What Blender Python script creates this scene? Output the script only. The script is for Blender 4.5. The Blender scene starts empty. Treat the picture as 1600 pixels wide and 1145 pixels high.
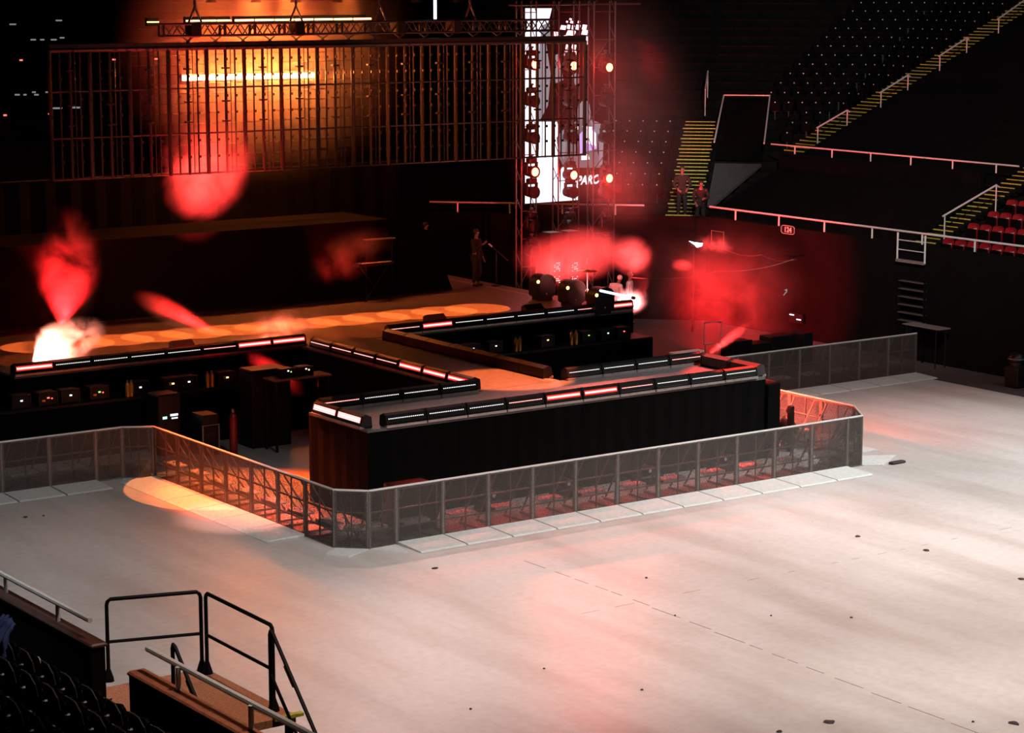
import bpy, math, random
from mathutils import Vector, Matrix, Euler
random.seed(7)
S = bpy.context.scene
COL = S.collection
PI = math.pi

# ------------------------------------------------------------------ camera
FPX, CAM, YAW, PITCH = 3576.1, Vector((-24.51, -38.54, 11.557)), 0.6184, 0.1706
cd = bpy.data.cameras.new('camera'); cam = bpy.data.objects.new('camera', cd); COL.objects.link(cam)
cd.sensor_width = 36.0; cd.lens = FPX / 1600 * 36; cd.clip_end = 400
cam.location = CAM; cam.rotation_euler = (PI / 2 - PITCH, 0, -YAW)
S.camera = cam
_d = Vector((math.sin(YAW) * math.cos(PITCH), math.cos(YAW) * math.cos(PITCH), -math.sin(PITCH)))
_r = Vector((math.cos(YAW), -math.sin(YAW), 0)); _u = _r.cross(_d)
def ray(x, y): return _d * FPX + _r * (x - 800) - _u * (y - 572.5)
def Zp(x, y, z):
    v = ray(x, y); return CAM + v * ((z - CAM.z) / v.z)
def Yp(x, y, w):
    v = ray(x, y); return CAM + v * ((w - CAM.y) / v.y)
def Xp(x, y, w):
    v = ray(x, y); return CAM + v * ((w - CAM.x) / v.x)
def planep(x, y, n, d):
    v = ray(x, y); return CAM + v * ((d - CAM.dot(n)) / v.dot(n))

vs = S.view_settings
vs.view_transform = 'Standard'; vs.look = 'None'; vs.exposure = 0.0; vs.gamma = 1.0; vs.use_curve_mapping = False
cy = S.cycles
cy.max_bounces = 6; cy.diffuse_bounces = 2; cy.glossy_bounces = 2; cy.transparent_max_bounces = 24; cy.volume_bounces = 0
cy.use_denoising = True; cy.volume_max_steps = 96; cy.sample_clamp_indirect = 4.0
cy.caustics_reflective = False; cy.caustics_refractive = False
W = bpy.data.worlds.new('night'); S.world = W; W.use_nodes = True
W.node_tree.nodes['Background'].inputs[0].default_value = (0.5, 0.45, 0.45, 1)
W.node_tree.nodes['Background'].inputs[1].default_value = 0.006

# ------------------------------------------------------------------ materials
def mat(name, col, rough=0.6, metal=0.0, emit=None, estr=0.0, noise=0.0, nscale=8.0, bump=0.0, spec=0.5):
    m = bpy.data.materials.new(name); m.use_nodes = True
    nt = m.node_tree; b = nt.nodes['Principled BSDF']
    b.inputs['Base Color'].default_value = (*col, 1); b.inputs['Roughness'].default_value = rough
    b.inputs['Metallic'].default_value = metal; b.inputs['Specular IOR Level'].default_value = spec
    if emit:
        b.inputs['Emission Color'].default_value = (*emit, 1); b.inputs['Emission Strength'].default_value = estr
    if noise or bump:
        tc = nt.nodes.new('ShaderNodeTexCoord'); n = nt.nodes.new('ShaderNodeTexNoise')
        n.inputs['Scale'].default_value = nscale; n.inputs['Detail'].default_value = 4
        nt.links.new(tc.outputs['Object'], n.inputs['Vector'])
        if noise:
            r = nt.nodes.new('ShaderNodeValToRGB')
            r.color_ramp.elements[0].position = 0.3; r.color_ramp.elements[1].position = 0.7
            r.color_ramp.elements[0].color = (*[c * (1 - noise) for c in col], 1)
            r.color_ramp.elements[1].color = (*[min(1, c * (1 + noise)) for c in col], 1)
            nt.links.new(n.outputs['Fac'], r.inputs['Fac']); nt.links.new(r.outputs['Color'], b.inputs['Base Color'])
        if bump:
            bp = nt.nodes.new('ShaderNodeBump'); bp.inputs['Strength'].default_value = bump
            nt.links.new(n.outputs['Fac'], bp.inputs['Height']); nt.links.new(bp.outputs['Normal'], b.inputs['Normal'])
    return m

def glow(name, col, strength):
    m = bpy.data.materials.new(name); m.use_nodes = True; nt = m.node_tree
    nt.nodes.clear(); o = nt.nodes.new('ShaderNodeOutputMaterial'); e = nt.nodes.new('ShaderNodeEmission')
    e.inputs[0].default_value = (*col, 1); e.inputs[1].default_value = strength
    nt.links.new(e.outputs[0], o.inputs[0]); return m

M = {}
M['black'] = mat('black cloth', (0.0013, 0.0013, 0.0013), 0.95, noise=0.4, nscale=3, spec=0.1)
M['black_paint'] = mat('black paint', (0.005, 0.005, 0.005), 0.5, noise=0.3, nscale=10, spec=0.3)
M['housing'] = mat('black housing', (0.006, 0.0055, 0.0055), 0.45, noise=0.3, nscale=20, spec=0.3)
M['lip'] = mat('dull aluminium lip', (0.5, 0.42, 0.4), 0.35, 0.7, noise=0.2, nscale=12)
M['steel'] = mat('galvanised steel', (0.24, 0.21, 0.195), 0.5, 0.3, noise=0.25, nscale=15)
M['rail'] = mat('brushed handrail steel', (0.74, 0.75, 0.74), 0.35, 0.3, noise=0.1, nscale=30)
M['tread'] = mat('checker plate aluminium', (0.66, 0.69, 0.67), 0.5, 0.15, noise=0.12, nscale=14, bump=0.15)
M['truss'] = mat('truss aluminium', (0.09, 0.08, 0.078), 0.4, 0.7, noise=0.2, nscale=20)
M['bar'] = mat('dark metal bar', (0.03, 0.026, 0.025), 0.4, 0.6, noise=0.3, nscale=25)
M['darkwall'] = mat('dark painted concrete', (0.0028, 0.0026, 0.0026), 0.9, noise=0.35, nscale=2, spec=0.08)
M['tier'] = mat('dark concrete tier', (0.005, 0.0045, 0.004), 0.9, noise=0.4, nscale=3, spec=0.1)
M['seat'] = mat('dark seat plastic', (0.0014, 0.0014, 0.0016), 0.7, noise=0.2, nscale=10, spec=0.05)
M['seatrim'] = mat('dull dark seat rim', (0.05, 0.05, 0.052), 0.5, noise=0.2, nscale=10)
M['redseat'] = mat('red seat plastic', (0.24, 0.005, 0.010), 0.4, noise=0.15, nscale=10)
M['plate'] = mat('pale number plate', (0.6, 0.6, 0.6), 0.4, emit=None, noise=0.05)
M['yellow'] = mat('yellow nosing paint', (0.46, 0.41, 0.06), 0.6, noise=0.3, nscale=12)
M['white'] = mat('white enamel', (0.8, 0.8, 0.8), 0.5, noise=0.05)
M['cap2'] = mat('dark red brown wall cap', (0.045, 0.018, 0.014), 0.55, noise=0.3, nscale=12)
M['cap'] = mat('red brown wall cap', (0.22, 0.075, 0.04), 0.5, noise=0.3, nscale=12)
M['rust'] = mat('rusty grating', (0.36, 0.15, 0.08), 0.55, noise=0.4, nscale=30, bump=0.3)
M['railblack'] = mat('black railing paint', (0.004, 0.003, 0.004), 0.6, noise=0.2, spec=0.15)
M['skin'] = mat('skin', (0.16, 0.09, 0.065), 0.55, noise=0.08, nscale=6)
M['hair'] = mat('dark hair', (0.012, 0.009, 0.008), 0.6, noise=0.3, nscale=40)
M['cloth'] = mat('black clothing', (0.005, 0.0045, 0.005), 0.85, noise=0.3, nscale=12)
M['cloth2'] = mat('charcoal clothing', (0.006, 0.005, 0.005), 0.85, noise=0.3, nscale=12)
M['pale'] = mat('pale clothing', (0.6, 0.55, 0.55), 0.85, noise=0.15, nscale=12)
M['redcyl'] = mat('red cylinder paint', (0.16, 0.004, 0.006), 0.35, noise=0.15)
M['blue'] = mat('navy cloth', (0.02, 0.045, 0.16), 0.9, noise=0.3, nscale=14, bump=0.4)
M['amber'] = mat('brass cylinder', (0.75, 0.36, 0.06), 0.3, 0.6, noise=0.15)
M['chain'] = mat('chain steel', (0.10, 0.09, 0.085), 0.4, 0.8, noise=0.2, nscale=30)
M['scrap'] = mat('dark scrap', (0.03, 0.02, 0.02), 0.8, noise=0.3)
M['tape'] = mat('pale floor tape', (0.55, 0.5, 0.48), 0.6, noise=0.15)
M['dot'] = glow('white diode', (1, 0.95, 0.92), 1.8)
M['hot'] = glow('red hot diode strip', (1.0, 0.30, 0.26), 3.2)
M['redglow'] = glow('red diode strip', (1.0, 0.035, 0.03), 1.1)
M['warm'] = glow('dim red diode strip', (1.0, 0.10, 0.08), 0.9)
M['hotw'] = glow('pink white diode strip', (1.0, 0.52, 0.5), 1.6)
M['orangebar'] = glow('orange strip', (1.0, 0.45, 0.16), 26.0)
M['orangetop'] = glow('orange top strip', (1.0, 0.42, 0.16), 7.0)
M['redlamp'] = glow('red lamp lens', (1.0, 0.12, 0.055), 16.0)
M['ledwhite'] = glow('cool white indicator', (0.75, 0.85, 1.0), 2.0)
M['ledred'] = glow('red indicator', (1.0, 0.1, 0.08), 3.0)
M['ledgreen'] = glow('green indicator', (0.5, 1.0, 0.2), 1.2)
M['ledamber'] = glow('amber lamp', (1.0, 0.62, 0.2), 3.5)
M['bluetube'] = glow('blue white tube', (0.42, 0.55, 1.0), 4.0)
M['tubewhite'] = glow('white hanging tube', (0.8, 0.88, 1.0), 1.6)

def floor_mat():
    m = bpy.data.materials.new('pale worn concrete'); m.use_nodes = True; nt = m.node_tree; b = nt.nodes['Principled BSDF']
    L = nt.links.new
    tc = nt.nodes.new('ShaderNodeTexCoord')
    def noise(sc, det, vec=None, scl=(1, 1, 1)):
        mp = nt.nodes.new('ShaderNodeMapping'); mp.inputs['Scale'].default_value = scl
        L(tc.outputs['Object'], mp.inputs['Vector'])
        n = nt.nodes.new('ShaderNodeTexNoise'); n.inputs['Scale'].default_value = sc; n.inputs['Detail'].default_value = det
        L(mp.outputs[0], n.inputs['Vector']); return n.outputs['Fac']
    def ramp(f, a, ca, c, cb):
        r = nt.nodes.new('ShaderNodeValToRGB'); r.color_ramp.elements[0].position = a; r.color_ramp.elements[1].position = c
        r.color_ramp.elements[0].color = (*ca, 1); r.color_ramp.elements[1].color = (*cb, 1); L(f, r.inputs[0]); return r.outputs[0]
    def mul(a, c):
        x = nt.nodes.new('ShaderNodeMix'); x.data_type = 'RGBA'; x.blend_type = 'MULTIPLY'; x.inputs[0].default_value = 1
        L(a, x.inputs[6]); L(c, x.inputs[7]); return x.outputs[2]
    big = ramp(noise(0.16, 5), 0.34, (0.80, 0.77, 0.75), 0.66, (1, 1, 1))
    streak = ramp(noise(1.0, 6, scl=(0.9, 0.14, 1)), 0.35, (0.84, 0.81, 0.79), 0.55, (1, 1, 1))
    fine = ramp(noise(6.0, 6), 0.3, (0.9, 0.89, 0.88), 0.62, (1, 1, 1))
    speck = ramp(noise(24.0, 2), 0.22, (0.5, 0.48, 0.46), 0.30, (1, 1, 1))
    base = nt.nodes.new('ShaderNodeRGB'); base.outputs[0].default_value = (0.62, 0.60, 0.585, 1)
    c = mul(mul(mul(mul(base.outputs[0], big), streak), fine), speck)
    L(c, b.inputs['Base Color'])
    rr = nt.nodes.new('ShaderNodeMapRange'); rr.inputs['To Min'].default_value = 0.26; rr.inputs['To Max'].default_value = 0.5
    L(noise(1.3, 5, scl=(1, 0.35, 1)), rr.inputs['Value']); L(rr.outputs[0], b.inputs['Roughness'])
    b.inputs['Specular IOR Level'].default_value = 0.45
    bp = nt.nodes.new('ShaderNodeBump'); bp.inputs['Strength'].default_value = 0.05; L(noise(9, 4), bp.inputs['Height'])
    L(bp.outputs[0], b.inputs['Normal'])
    return m
M['floor'] = floor_mat()
M['rubber'] = mat('dark speckled rubber floor', (0.045, 0.044, 0.044), 0.8, noise=0.5, nscale=40)
M['crack'] = mat('dark floor joint', (0.10, 0.085, 0.08), 0.9, noise=0.3)

def deck_mat():
    m = mat('stage deck boards', (0.13, 0.125, 0.125), 0.42, noise=0.25, nscale=6, spec=0.4)
    return m
M['deck'] = deck_mat()

def mesh_mat():
    m = bpy.data.materials.new('perforated grey sheet'); m.use_nodes = True; nt = m.node_tree; b = nt.nodes['Principled BSDF']
    L = nt.links.new
    b.inputs['Base Color'].default_value = (0.085, 0.072, 0.065, 1); b.inputs['Roughness'].default_value = 0.6; b.inputs['Metallic'].default_value = 0.2
    tc = nt.nodes.new('ShaderNodeTexCoord'); v = nt.nodes.new('ShaderNodeTexVoronoi'); v.inputs['Scale'].default_value = 95; v.inputs['Randomness'].default_value = 0.35
    L(tc.outputs['Object'], v.inputs['Vector'])
    g = nt.nodes.new('ShaderNodeMath'); g.operation = 'LESS_THAN'; g.inputs[1].default_value = 0.50; L(v.outputs['Distance'], g.inputs[0])
    t = nt.nodes.new('ShaderNodeBsdfTransparent'); mx = nt.nodes.new('ShaderNodeMixShader')
    L(g.outputs[0], mx.inputs[0]); L(b.outputs[0], mx.inputs[1]); L(t.outputs[0], mx.inputs[2])
    L(mx.outputs[0], nt.nodes['Material Output'].inputs[0]); return m
M['perf'] = mesh_mat()

def smoke_mat(name, dens, nscale, lo, hi, col=(1, 1, 1), aniso=0.0, edge=1.0, seed=0.0):
    m = bpy.data.materials.new(name); m.use_nodes = True; nt = m.node_tree; nt.nodes.clear(); L = nt.links.new
    o = nt.nodes.new('ShaderNodeOutputMaterial'); vsn = nt.nodes.new('ShaderNodeVolumeScatter')
    vsn.inputs['Color'].default_value = (*col, 1); vsn.inputs['Anisotropy'].default_value = aniso
    L(vsn.outputs[0], o.inputs['Volume'])
    tc = nt.nodes.new('ShaderNodeTexCoord')
    mp = nt.nodes.new('ShaderNodeVectorMath'); mp.operation = 'MULTIPLY_ADD'
    mp.inputs[1].default_value = (2, 2, 2); mp.inputs[2].default_value = (-1, -1, -1); L(tc.outputs['Generated'], mp.inputs[0])
    ln = nt.nodes.new('ShaderNodeVectorMath'); ln.operation = 'LENGTH'; L(mp.outputs[0], ln.inputs[0])
    fall = nt.nodes.new('ShaderNodeMapRange'); fall.inputs['From Min'].default_value = 1.0; fall.inputs['From Max'].default_value = 1.0 - edge
    fall.interpolation_type = 'SMOOTHSTEP'; L(ln.outputs['Value'], fall.inputs['Value'])
    off = nt.nodes.new('ShaderNodeVectorMath'); off.operation = 'ADD'; off.inputs[1].default_value = (seed * 3.1, seed * 7.7, seed * 1.3)
    L(tc.outputs['Object'], off.inputs[0])
    n = nt.nodes.new('ShaderNodeTexNoise'); n.inputs['Scale'].default_value = nscale; n.inputs['Detail'].default_value = 4; n.inputs['Roughness'].default_value = 0.6
    n.inputs['Distortion'].default_value = 0.4
    L(off.outputs[0], n.inputs['Vector'])
    sm = nt.nodes.new('ShaderNodeMath'); sm.operation = 'MULTIPLY'; L(fall.outputs[0], sm.inputs[0])
    mr = nt.nodes.new('ShaderNodeMapRange'); mr.inputs['From Min'].default_value = lo; mr.inputs['From Max'].default_value = hi
    L(n.outputs['Fac'], mr.inputs['Value']); L(mr.outputs[0], sm.inputs[1])
    dm = nt.nodes.new('ShaderNodeMath'); dm.operation = 'MULTIPLY'; dm.inputs[1].default_value = dens
    L(sm.outputs[0], dm.inputs[0]); L(dm.outputs[0], vsn.inputs['Density'])
    m.cycles.volume_step_rate = 1.0
    return m

# ------------------------------------------------------------------ mesh builder
class MB:
    def __init__(s): s.v = []; s.f = []; s.mi = []; s.cur = 0
    def add(s, vs_, fs):
        n = len(s.v); s.v += [tuple(x) for x in vs_]; s.f += [tuple(i + n for i in f) for f in fs]; s.mi += [s.cur] * len(fs); return s
    def box(s, c, d, rot=None):
        hx, hy, hz = d[0] / 2, d[1] / 2, d[2] / 2
        p = [Vector((x, y, z)) for x in (-hx, hx) for y in (-hy, hy) for z in (-hz, hz)]
        if rot is not None: p = [rot @ q for q in p]
        p = [q + Vector(c) for q in p]
        return s.add(p, [(0, 1, 3, 2), (4, 6, 7, 5), (0, 4, 5, 1), (2, 3, 7, 6), (0, 2, 6, 4), (1, 5, 7, 3)])
    def bbox(s, a, b): return s.box([(a[i] + b[i]) / 2 for i in range(3)], [abs(b[i] - a[i]) for i in range(3)])
    def bevbox(s, c, d, b=0.02, rot=None):
        # box with chamfered vertical and top edges
        hx, hy, hz = d[0] / 2, d[1] / 2, d[2] / 2; b = min(b, hx * .9, hy * .9, hz * .9)
        rings = []
        for z, k in ((-hz, b), (-hz + b, 0), (hz - b, 0), (hz, b)):
            x, y = hx - k, hy - k
            rings.append([(x - b, -y, z), (x, -y + b, z), (x, y - b, z), (x - b, y, z), (-x + b, y, z), (-x, y - b, z), (-x, -y + b, z), (-x + b, -y, z)])
        p = [Vector(q) for r in rings for q in r]
        if rot is not None: p = [rot @ q for q in p]
        p = [q + Vector(c) for q in p]; f = []
        for k in range(3):
            for i in range(8): f.append((k * 8 + i, k * 8 + (i + 1) % 8, k * 8 + 8 + (i + 1) % 8, k * 8 + 8 + i))
        f.append(tuple(range(7, -1, -1))); f.append(tuple(range(24, 32)))
        return s.add(p, f)
    def tube(s, a, b, r, n=8, r2=None):
        a = Vector(a); b = Vector(b); d = (b - a).normalized(); r2 = r if r2 is None else r2
        x = d.orthogonal().normalized(); y = d.cross(x)
        p = []
        for q, rr in ((a, r), (b, r2)):
            p += [q + (x * math.cos(2 * PI * i / n) + y * math.sin(2 * PI * i / n)) * rr for i in range(n)]
        f = [(i, (i + 1) % n, n + (i + 1) % n, n + i) for i in range(n)] + [tuple(range(n - 1, -1, -1)), tuple(range(n, 2 * n))]
        return s.add(p, f)
    def path(s, pts, r, n=8):
        pts = [Vector(p) for p in pts]; P = []; up = None
        for i, q in enumerate(pts):
            a = pts[max(0, i - 1)]; b = pts[min(len(pts) - 1, i + 1)]; d = (b - a).normalized()
            if up is None: up = d.orthogonal().normalized()
            x = (up - d * up.dot(d)).normalized(); y = d.cross(x); up = x
            P += [q + (x * math.cos(2 * PI * k / n) + y * math.sin(2 * PI * k / n)) * r for k in range(n)]
        f = []
        for i in range(len(pts) - 1):
            for k in range(n): f.append((i * n + k, i * n + (k + 1) % n, i * n + n + (k + 1) % n, i * n + n + k))
        f += [tuple(range(n - 1, -1, -1)), tuple(range((len(pts) - 1) * n, len(pts) * n))]
        return s.add(P, f)
    def prism(s, prof, axis, a, b):
        # prof: 2D points in the other two axes, extruded along axis from a to b
        def mk(p, t):
            q = list(p); q.insert(axis, t); return q
        n = len(prof); p = [mk(q, a) for q in prof] + [mk(q, b) for q in prof]
        f = [(i, (i + 1) % n, n + (i + 1) % n, n + i) for i in range(n)] + [tuple(range(n - 1, -1, -1)), tuple(range(n, 2 * n))]
        return s.add(p, f)
    def lathe(s, prof, c, n=20, axis='z'):
        p = []; c = Vector(c)
        for (r, h) in prof:
            for i in range(n):
                a = 2 * PI * i / n; q = (r * math.cos(a), r * math.sin(a), h)
                if axis == 'y': q = (q[0], q[2], q[1])
                if axis == 'x': q = (q[2], q[0], q[1])
                p.append(c + Vector(q))
        m = len(prof); f = []
        for k in range(m - 1):
            for i in range(n): f.append((k * n + i, k * n + (i + 1) % n, k * n + n + (i + 1) % n, k * n + n + i))
        f += [tuple(range(n - 1, -1, -1)), tuple(range((m - 1) * n, m * n))]
        return s.add(p, f)
    def sphere(s, c, r, nu=14, nv=9, sc=(1, 1, 1)):
        p = [Vector(c) + Vector((0, 0, r * sc[2]))]
        for j in range(1, nv):
            t = PI * j / nv
            for i in range(nu):
                a = 2 * PI * i / nu
                p.append(Vector(c) + Vector((r * sc[0] * math.sin(t) * math.cos(a), r * sc[1] * math.sin(t) * math.sin(a), r * sc[2] * math.cos(t))))
        p.append(Vector(c) - Vector((0, 0, r * sc[2]))); f = []
        for i in range(nu): f.append((0, 1 + i, 1 + (i + 1) % nu))
        for j in range(nv - 2):
            for i in range(nu): f.append((1 + j * nu + i, 1 + j * nu + nu + i, 1 + j * nu + nu + (i + 1) % nu, 1 + j * nu + (i + 1) % nu))
        b = 1 + (nv - 2) * nu; last = len(p) - 1
        for i in range(nu): f.append((last, b + (i + 1) % nu, b + i))
        return s.add(p, f)
    def obj(s, name, m, parent=None, loc=None, smooth=False, sub=None):
        me = bpy.data.meshes.new(name); off = Vector(sub) if sub is not None else Vector((0, 0, 0))
        me.from_pydata([tuple(Vector(q) - off) for q in s.v], [], s.f)
        for mm in (m if isinstance(m, (list, tuple)) else [m]): me.materials.append(mm)
        if max(s.mi, default=0): me.polygons.foreach_set('material_index', s.mi)
        me.update()
        import bmesh
        bm = bmesh.new(); bm.from_mesh(me); bmesh.ops.recalc_face_normals(bm, faces=bm.faces); bm.to_mesh(me); bm.free()
        if smooth:
            me.polygons.foreach_set('use_smooth', [True] * len(me.polygons))
            try: me.set_sharp_from_angle(angle=math.radians(40))
            except Exception: pass
        o = bpy.data.objects.new(name, me); COL.objects.link(o)
        if parent is not None: o.parent = parent
        if loc is not None: o.location = loc
        return o

def tag(o, label, cat, group=None, kind=None):
    o['label'] = label; o['category'] = cat
    if group: o['group'] = group
    if kind: o['kind'] = kind
    return o
def thing(name, label, cat, loc=(0, 0, 0), rz=0.0, group=None):
    o = bpy.data.objects.new(name, None); o.empty_display_size = 0.1; COL.objects.link(o)
    o.location = loc; o.rotation_euler = (0, 0, rz); return tag(o, label, cat, group)
KIDS = {}
def copy_tree(o, parent=None):
    c = o.copy(); COL.objects.link(c)
    if parent is not None: c.parent = parent
    for k in list(o.children): copy_tree(k, c)
    return c
def dup(o, label, loc, rz=None, group=None):
    c = copy_tree(o); c.location = loc
    if rz is not None: c.rotation_euler = (0, 0, rz)
    c['label'] = label
    if group: c['group'] = group
    return c
def struct(o):
    o['kind'] = 'structure'; return o
ORD = ['first', 'second', 'third', 'fourth', 'fifth', 'sixth', 'seventh', 'eighth', 'ninth', 'tenth', 'eleventh', 'twelfth', 'thirteenth',
       'fourteenth', 'fifteenth', 'sixteenth', 'seventeenth', 'eighteenth', 'nineteenth', 'twentieth', 'twenty-first', 'twenty-second', 'twenty-third',
       'twenty-fourth', 'twenty-fifth', 'twenty-sixth', 'twenty-seventh', 'twenty-eighth', 'twenty-ninth', 'thirtieth']
def ang(a, b): return math.atan2(b[1] - a[1], b[0] - a[0])

# ------------------------------------------------------------------ setting: floor, walls, tiers
struct(MB().bbox((-13, -45, -0.30), (26, 40, -0.012)).obj('floor_surround', M['rubber']))
struct(MB().bbox((-12.6, -44, -0.011), (23.0, 8.05, 0.0)).obj('floor', M['floor']))
struct(MB().bbox((-12.6, 8.05, -0.011), (14.2, 12.4, 0.0)).obj('floor_pit', M['floor']))
# expansion joint running away across the floor
fj = MB()
y = -30.0
while y < -3.2:
    ln = random.uniform(0.25, 0.9); x = 1.36 - max(0, (-6 - y)) * 0.045 + random.uniform(-.012, .012)
    fj.bbox((x - .008, y, 0.0), (x + .008, y + ln, 0.002)); y += ln + random.uniform(0.02, 0.35)
struct(fj.obj('trim_1', M['crack']))
fj = MB(); x = 0.0
while x < 20:
    ln = random.uniform(0.15, .5); fj.bbox((x, -6.31, 0), (x + ln, -6.302, .002)); x += ln + random.uniform(.3, 1.4)
struct(fj.obj('trim_2', M['crack']))

def poly(s):   # bowl outline at distance s behind the front wall
    return [(25 + s, -14), (25 + s, 19.8 + .414 * s), (18.3 + .414 * s, 26.5 + s), (-5.9 - .414 * s, 26.5 + s), (-12.6 - s, 19.8 + .414 * s)]
def band(mb, s0, s1, z0, z1):
    a, b = poly(s0), poly(s1)
    for i in range(4):
        for (p, q, r, t) in ((a, a, z0, z1), ):
            mb.add([(*a[i], z0), (*a[i + 1], z0), (*a[i + 1], z1), (*a[i], z1)], [(0, 1, 2, 3)])
        mb.add([(*a[i], z1), (*a[i + 1], z1), (*b[i + 1], z1), (*b[i], z1)], [(0, 1, 2, 3)])
RD, RR, Z0, S0 = 0.75, 0.3225, 2.6, 0.8
mb = MB()
for k in range(31):
    s0 = S0 + RD * k if k else 0.16
    band(mb, s0, S0 + RD * (k + 1), (Z0 + RR * (k - 1)) if k else 2.2, Z0 + RR * k)
struct(mb.obj('floor_stand', M['tier']))
wn = [('wall_right', 0), ('wall_corner', 1), ('wall_back', 2), ('wall_far_corner', 3)]
for nm, i in wn:
    a, b = poly(0), poly(0.16)
    mb = MB(); mb.add([(*a[i], 0), (*a[i + 1], 0), (*b[i + 1], 0), (*b[i], 0), (*a[i], 3.5), (*a[i + 1], 3.5), (*b[i + 1], 3.5), (*b[i], 3.5)],
                      [(0, 1, 2, 3), (4, 5, 6, 7), (0, 1, 5, 4), (1, 2, 6, 5), (2, 3, 7, 6), (3, 0, 4, 7)])
    struct(mb.obj(nm, M['darkwall']))
# near (left) stand
struct(MB().bbox((-13.18, -13.84, 0), (-13.0, 22, 3.5)).obj('wall_left', M['darkwall']))
struct(MB().bbox((-13.18, -44, 0), (-13.0, -14.86, 3.42)).obj('wall_left_near', M['darkwall']))
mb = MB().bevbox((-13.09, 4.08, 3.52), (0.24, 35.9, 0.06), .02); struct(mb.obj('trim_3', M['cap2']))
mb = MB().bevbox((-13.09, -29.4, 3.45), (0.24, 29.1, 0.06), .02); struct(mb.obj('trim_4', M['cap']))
mb = MB()
for k in range(9):
    mb.bbox((-13.18 - .6 - RD * k - .75, -44, 0), (-13.18 - (.6 + RD * (k - 1) if k else 0), 22, Z0 + RR * k))
struct(mb.obj('floor_stand_left', M['tier']))

# ------------------------------------------------------------------ crowd barriers
BW = 1.1472
def make_barrier(name, label, w=BW, plate=True, group=None):
    t = thing(name, label, 'barrier', group=group); h = w / 2
    f = MB()
    for x in (-h + .028, h - .028): f.box((x, 0, .6), (.05, .05, 1.2))
    f.box((0, 0, .6), (.022, .03, 1.16))
    for z, tt in ((1.18, .045), (.745, .026), (.36, .022), (.03, .045)): f.box((0, .002, z), (w - .01, .045, tt))
    f.obj('frame', M['steel'], t)
    MB().tube((-h, 0, 1.205), (h, 0, 1.205), .026, 8).obj('top_rail', M['rail'], t, smooth=True)
    MB().box((0, -.028, .61), (w - .03, .004, 1.16)).obj('perforated_sheet', M['perf'], t)
    if plate:
        p = MB(); p.prism([(-.03, .004), (-.03, .06), (-.86, .03), (-.93, .006)], 0, -h + .02, h - .02)
        p.obj('tread_plate', M['tread'], t)
    for x in (-h * .62, h * .62):
        MB().box((x, .36, .6), (.03, .03, 1.25), Matrix.Rotation(math.radians(32), 3, 'X')).obj('brace', M['steel'], t)
        MB().box((x, .37, .03), (.05, .74, .04)).obj('foot', M['steel'], t)
    st = MB(); st.box((0, .23, .40), (w * .55, .30, .03)); st.box((0, .09, .37), (w * .55, .02, .05)); st.obj('standing_step', M['tread'], t)
    c = MB(); c.box((h - .05, .05, .80), (.06, .05, .07)); c.obj('clamp', M['railblack'], t)
    return t
B0 = make_barrier('crowd_barrier', 'x'); used = [False]
def barrier(x, y, rz, label, group):
    if not used[0]:
        used[0] = True; B0.location = (x, y, 0); B0.rotation_euler = (0, 0, rz); B0['label'] = label; B0['group'] = group; return B0
    return dup(B0, label, (x, y, 0), rz, group)
for i in range(11):
    barrier((i + .5) * BW, 0, 0, '%s grey mesh crowd barrier panel from the left along the front of the stage' % ORD[i], 'barriers along the stage front')
for i in range(6):
    barrier(-1.17, 1.649 + (i + .5) * BW, -PI / 2, '%s mesh barrier panel back from the front left corner, glowing red orange' % ORD[i], 'barriers on the left side')
for i in range(-4, 2):
    a = i + 4
    if i < 1: barrier(-3.624 + (i + .5) * BW, 8.917, 0, '%s dim mesh barrier panel from the bend in the back left run' % ORD[-i], 'barriers in the back left run')
for i in range(6):
    barrier(13.78, 0.99 + (i + .5) * BW, PI / 2, '%s red lit barrier panel back from the front right corner' % ORD[i], 'barriers on the right side')
for i in range(-3, 4):
    barrier(18.626 + (i + .5) * BW, 8.228, 0, '%s tall grey barrier panel from the right end of the far right run' % ORD[3 - i], 'barriers in the far right run')
def piece(a, b, label):
    L = math.hypot(b[0] - a[0], b[1] - a[1]); t = make_barrier('corner_barrier', label, L, False, None)
    t.location = ((a[0] + b[0]) / 2, (a[1] + b[1]) / 2, 0); t.rotation_euler = (0, 0, ang(a, b)); return t
piece((-1.17, .50), (-.66, 0), 'angled corner barrier at the front left corner, white seam up its post')
piece((-.66, 0), (0, 0), 'narrow half width barrier beside the front left corner')
piece((-1.17, 1.649), (-1.17, .50), 'narrow end barrier of the left run, next to the front corner')
piece((11 * BW, 0), (13.09, 0), 'narrow half width barrier at the right end of the front run')
piece((13.09, 0), (13.78, .99), 'angled red topped corner barrier at the front right corner')
piece((-2.48, 8.917), (-1.80, 8.917), 'narrow reddish barrier in the back left run beside the bend')
piece((-1.80, 8.917), (-1.17, 8.53), 'angled dark corner barrier where the back left run meets the left run')
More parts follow.
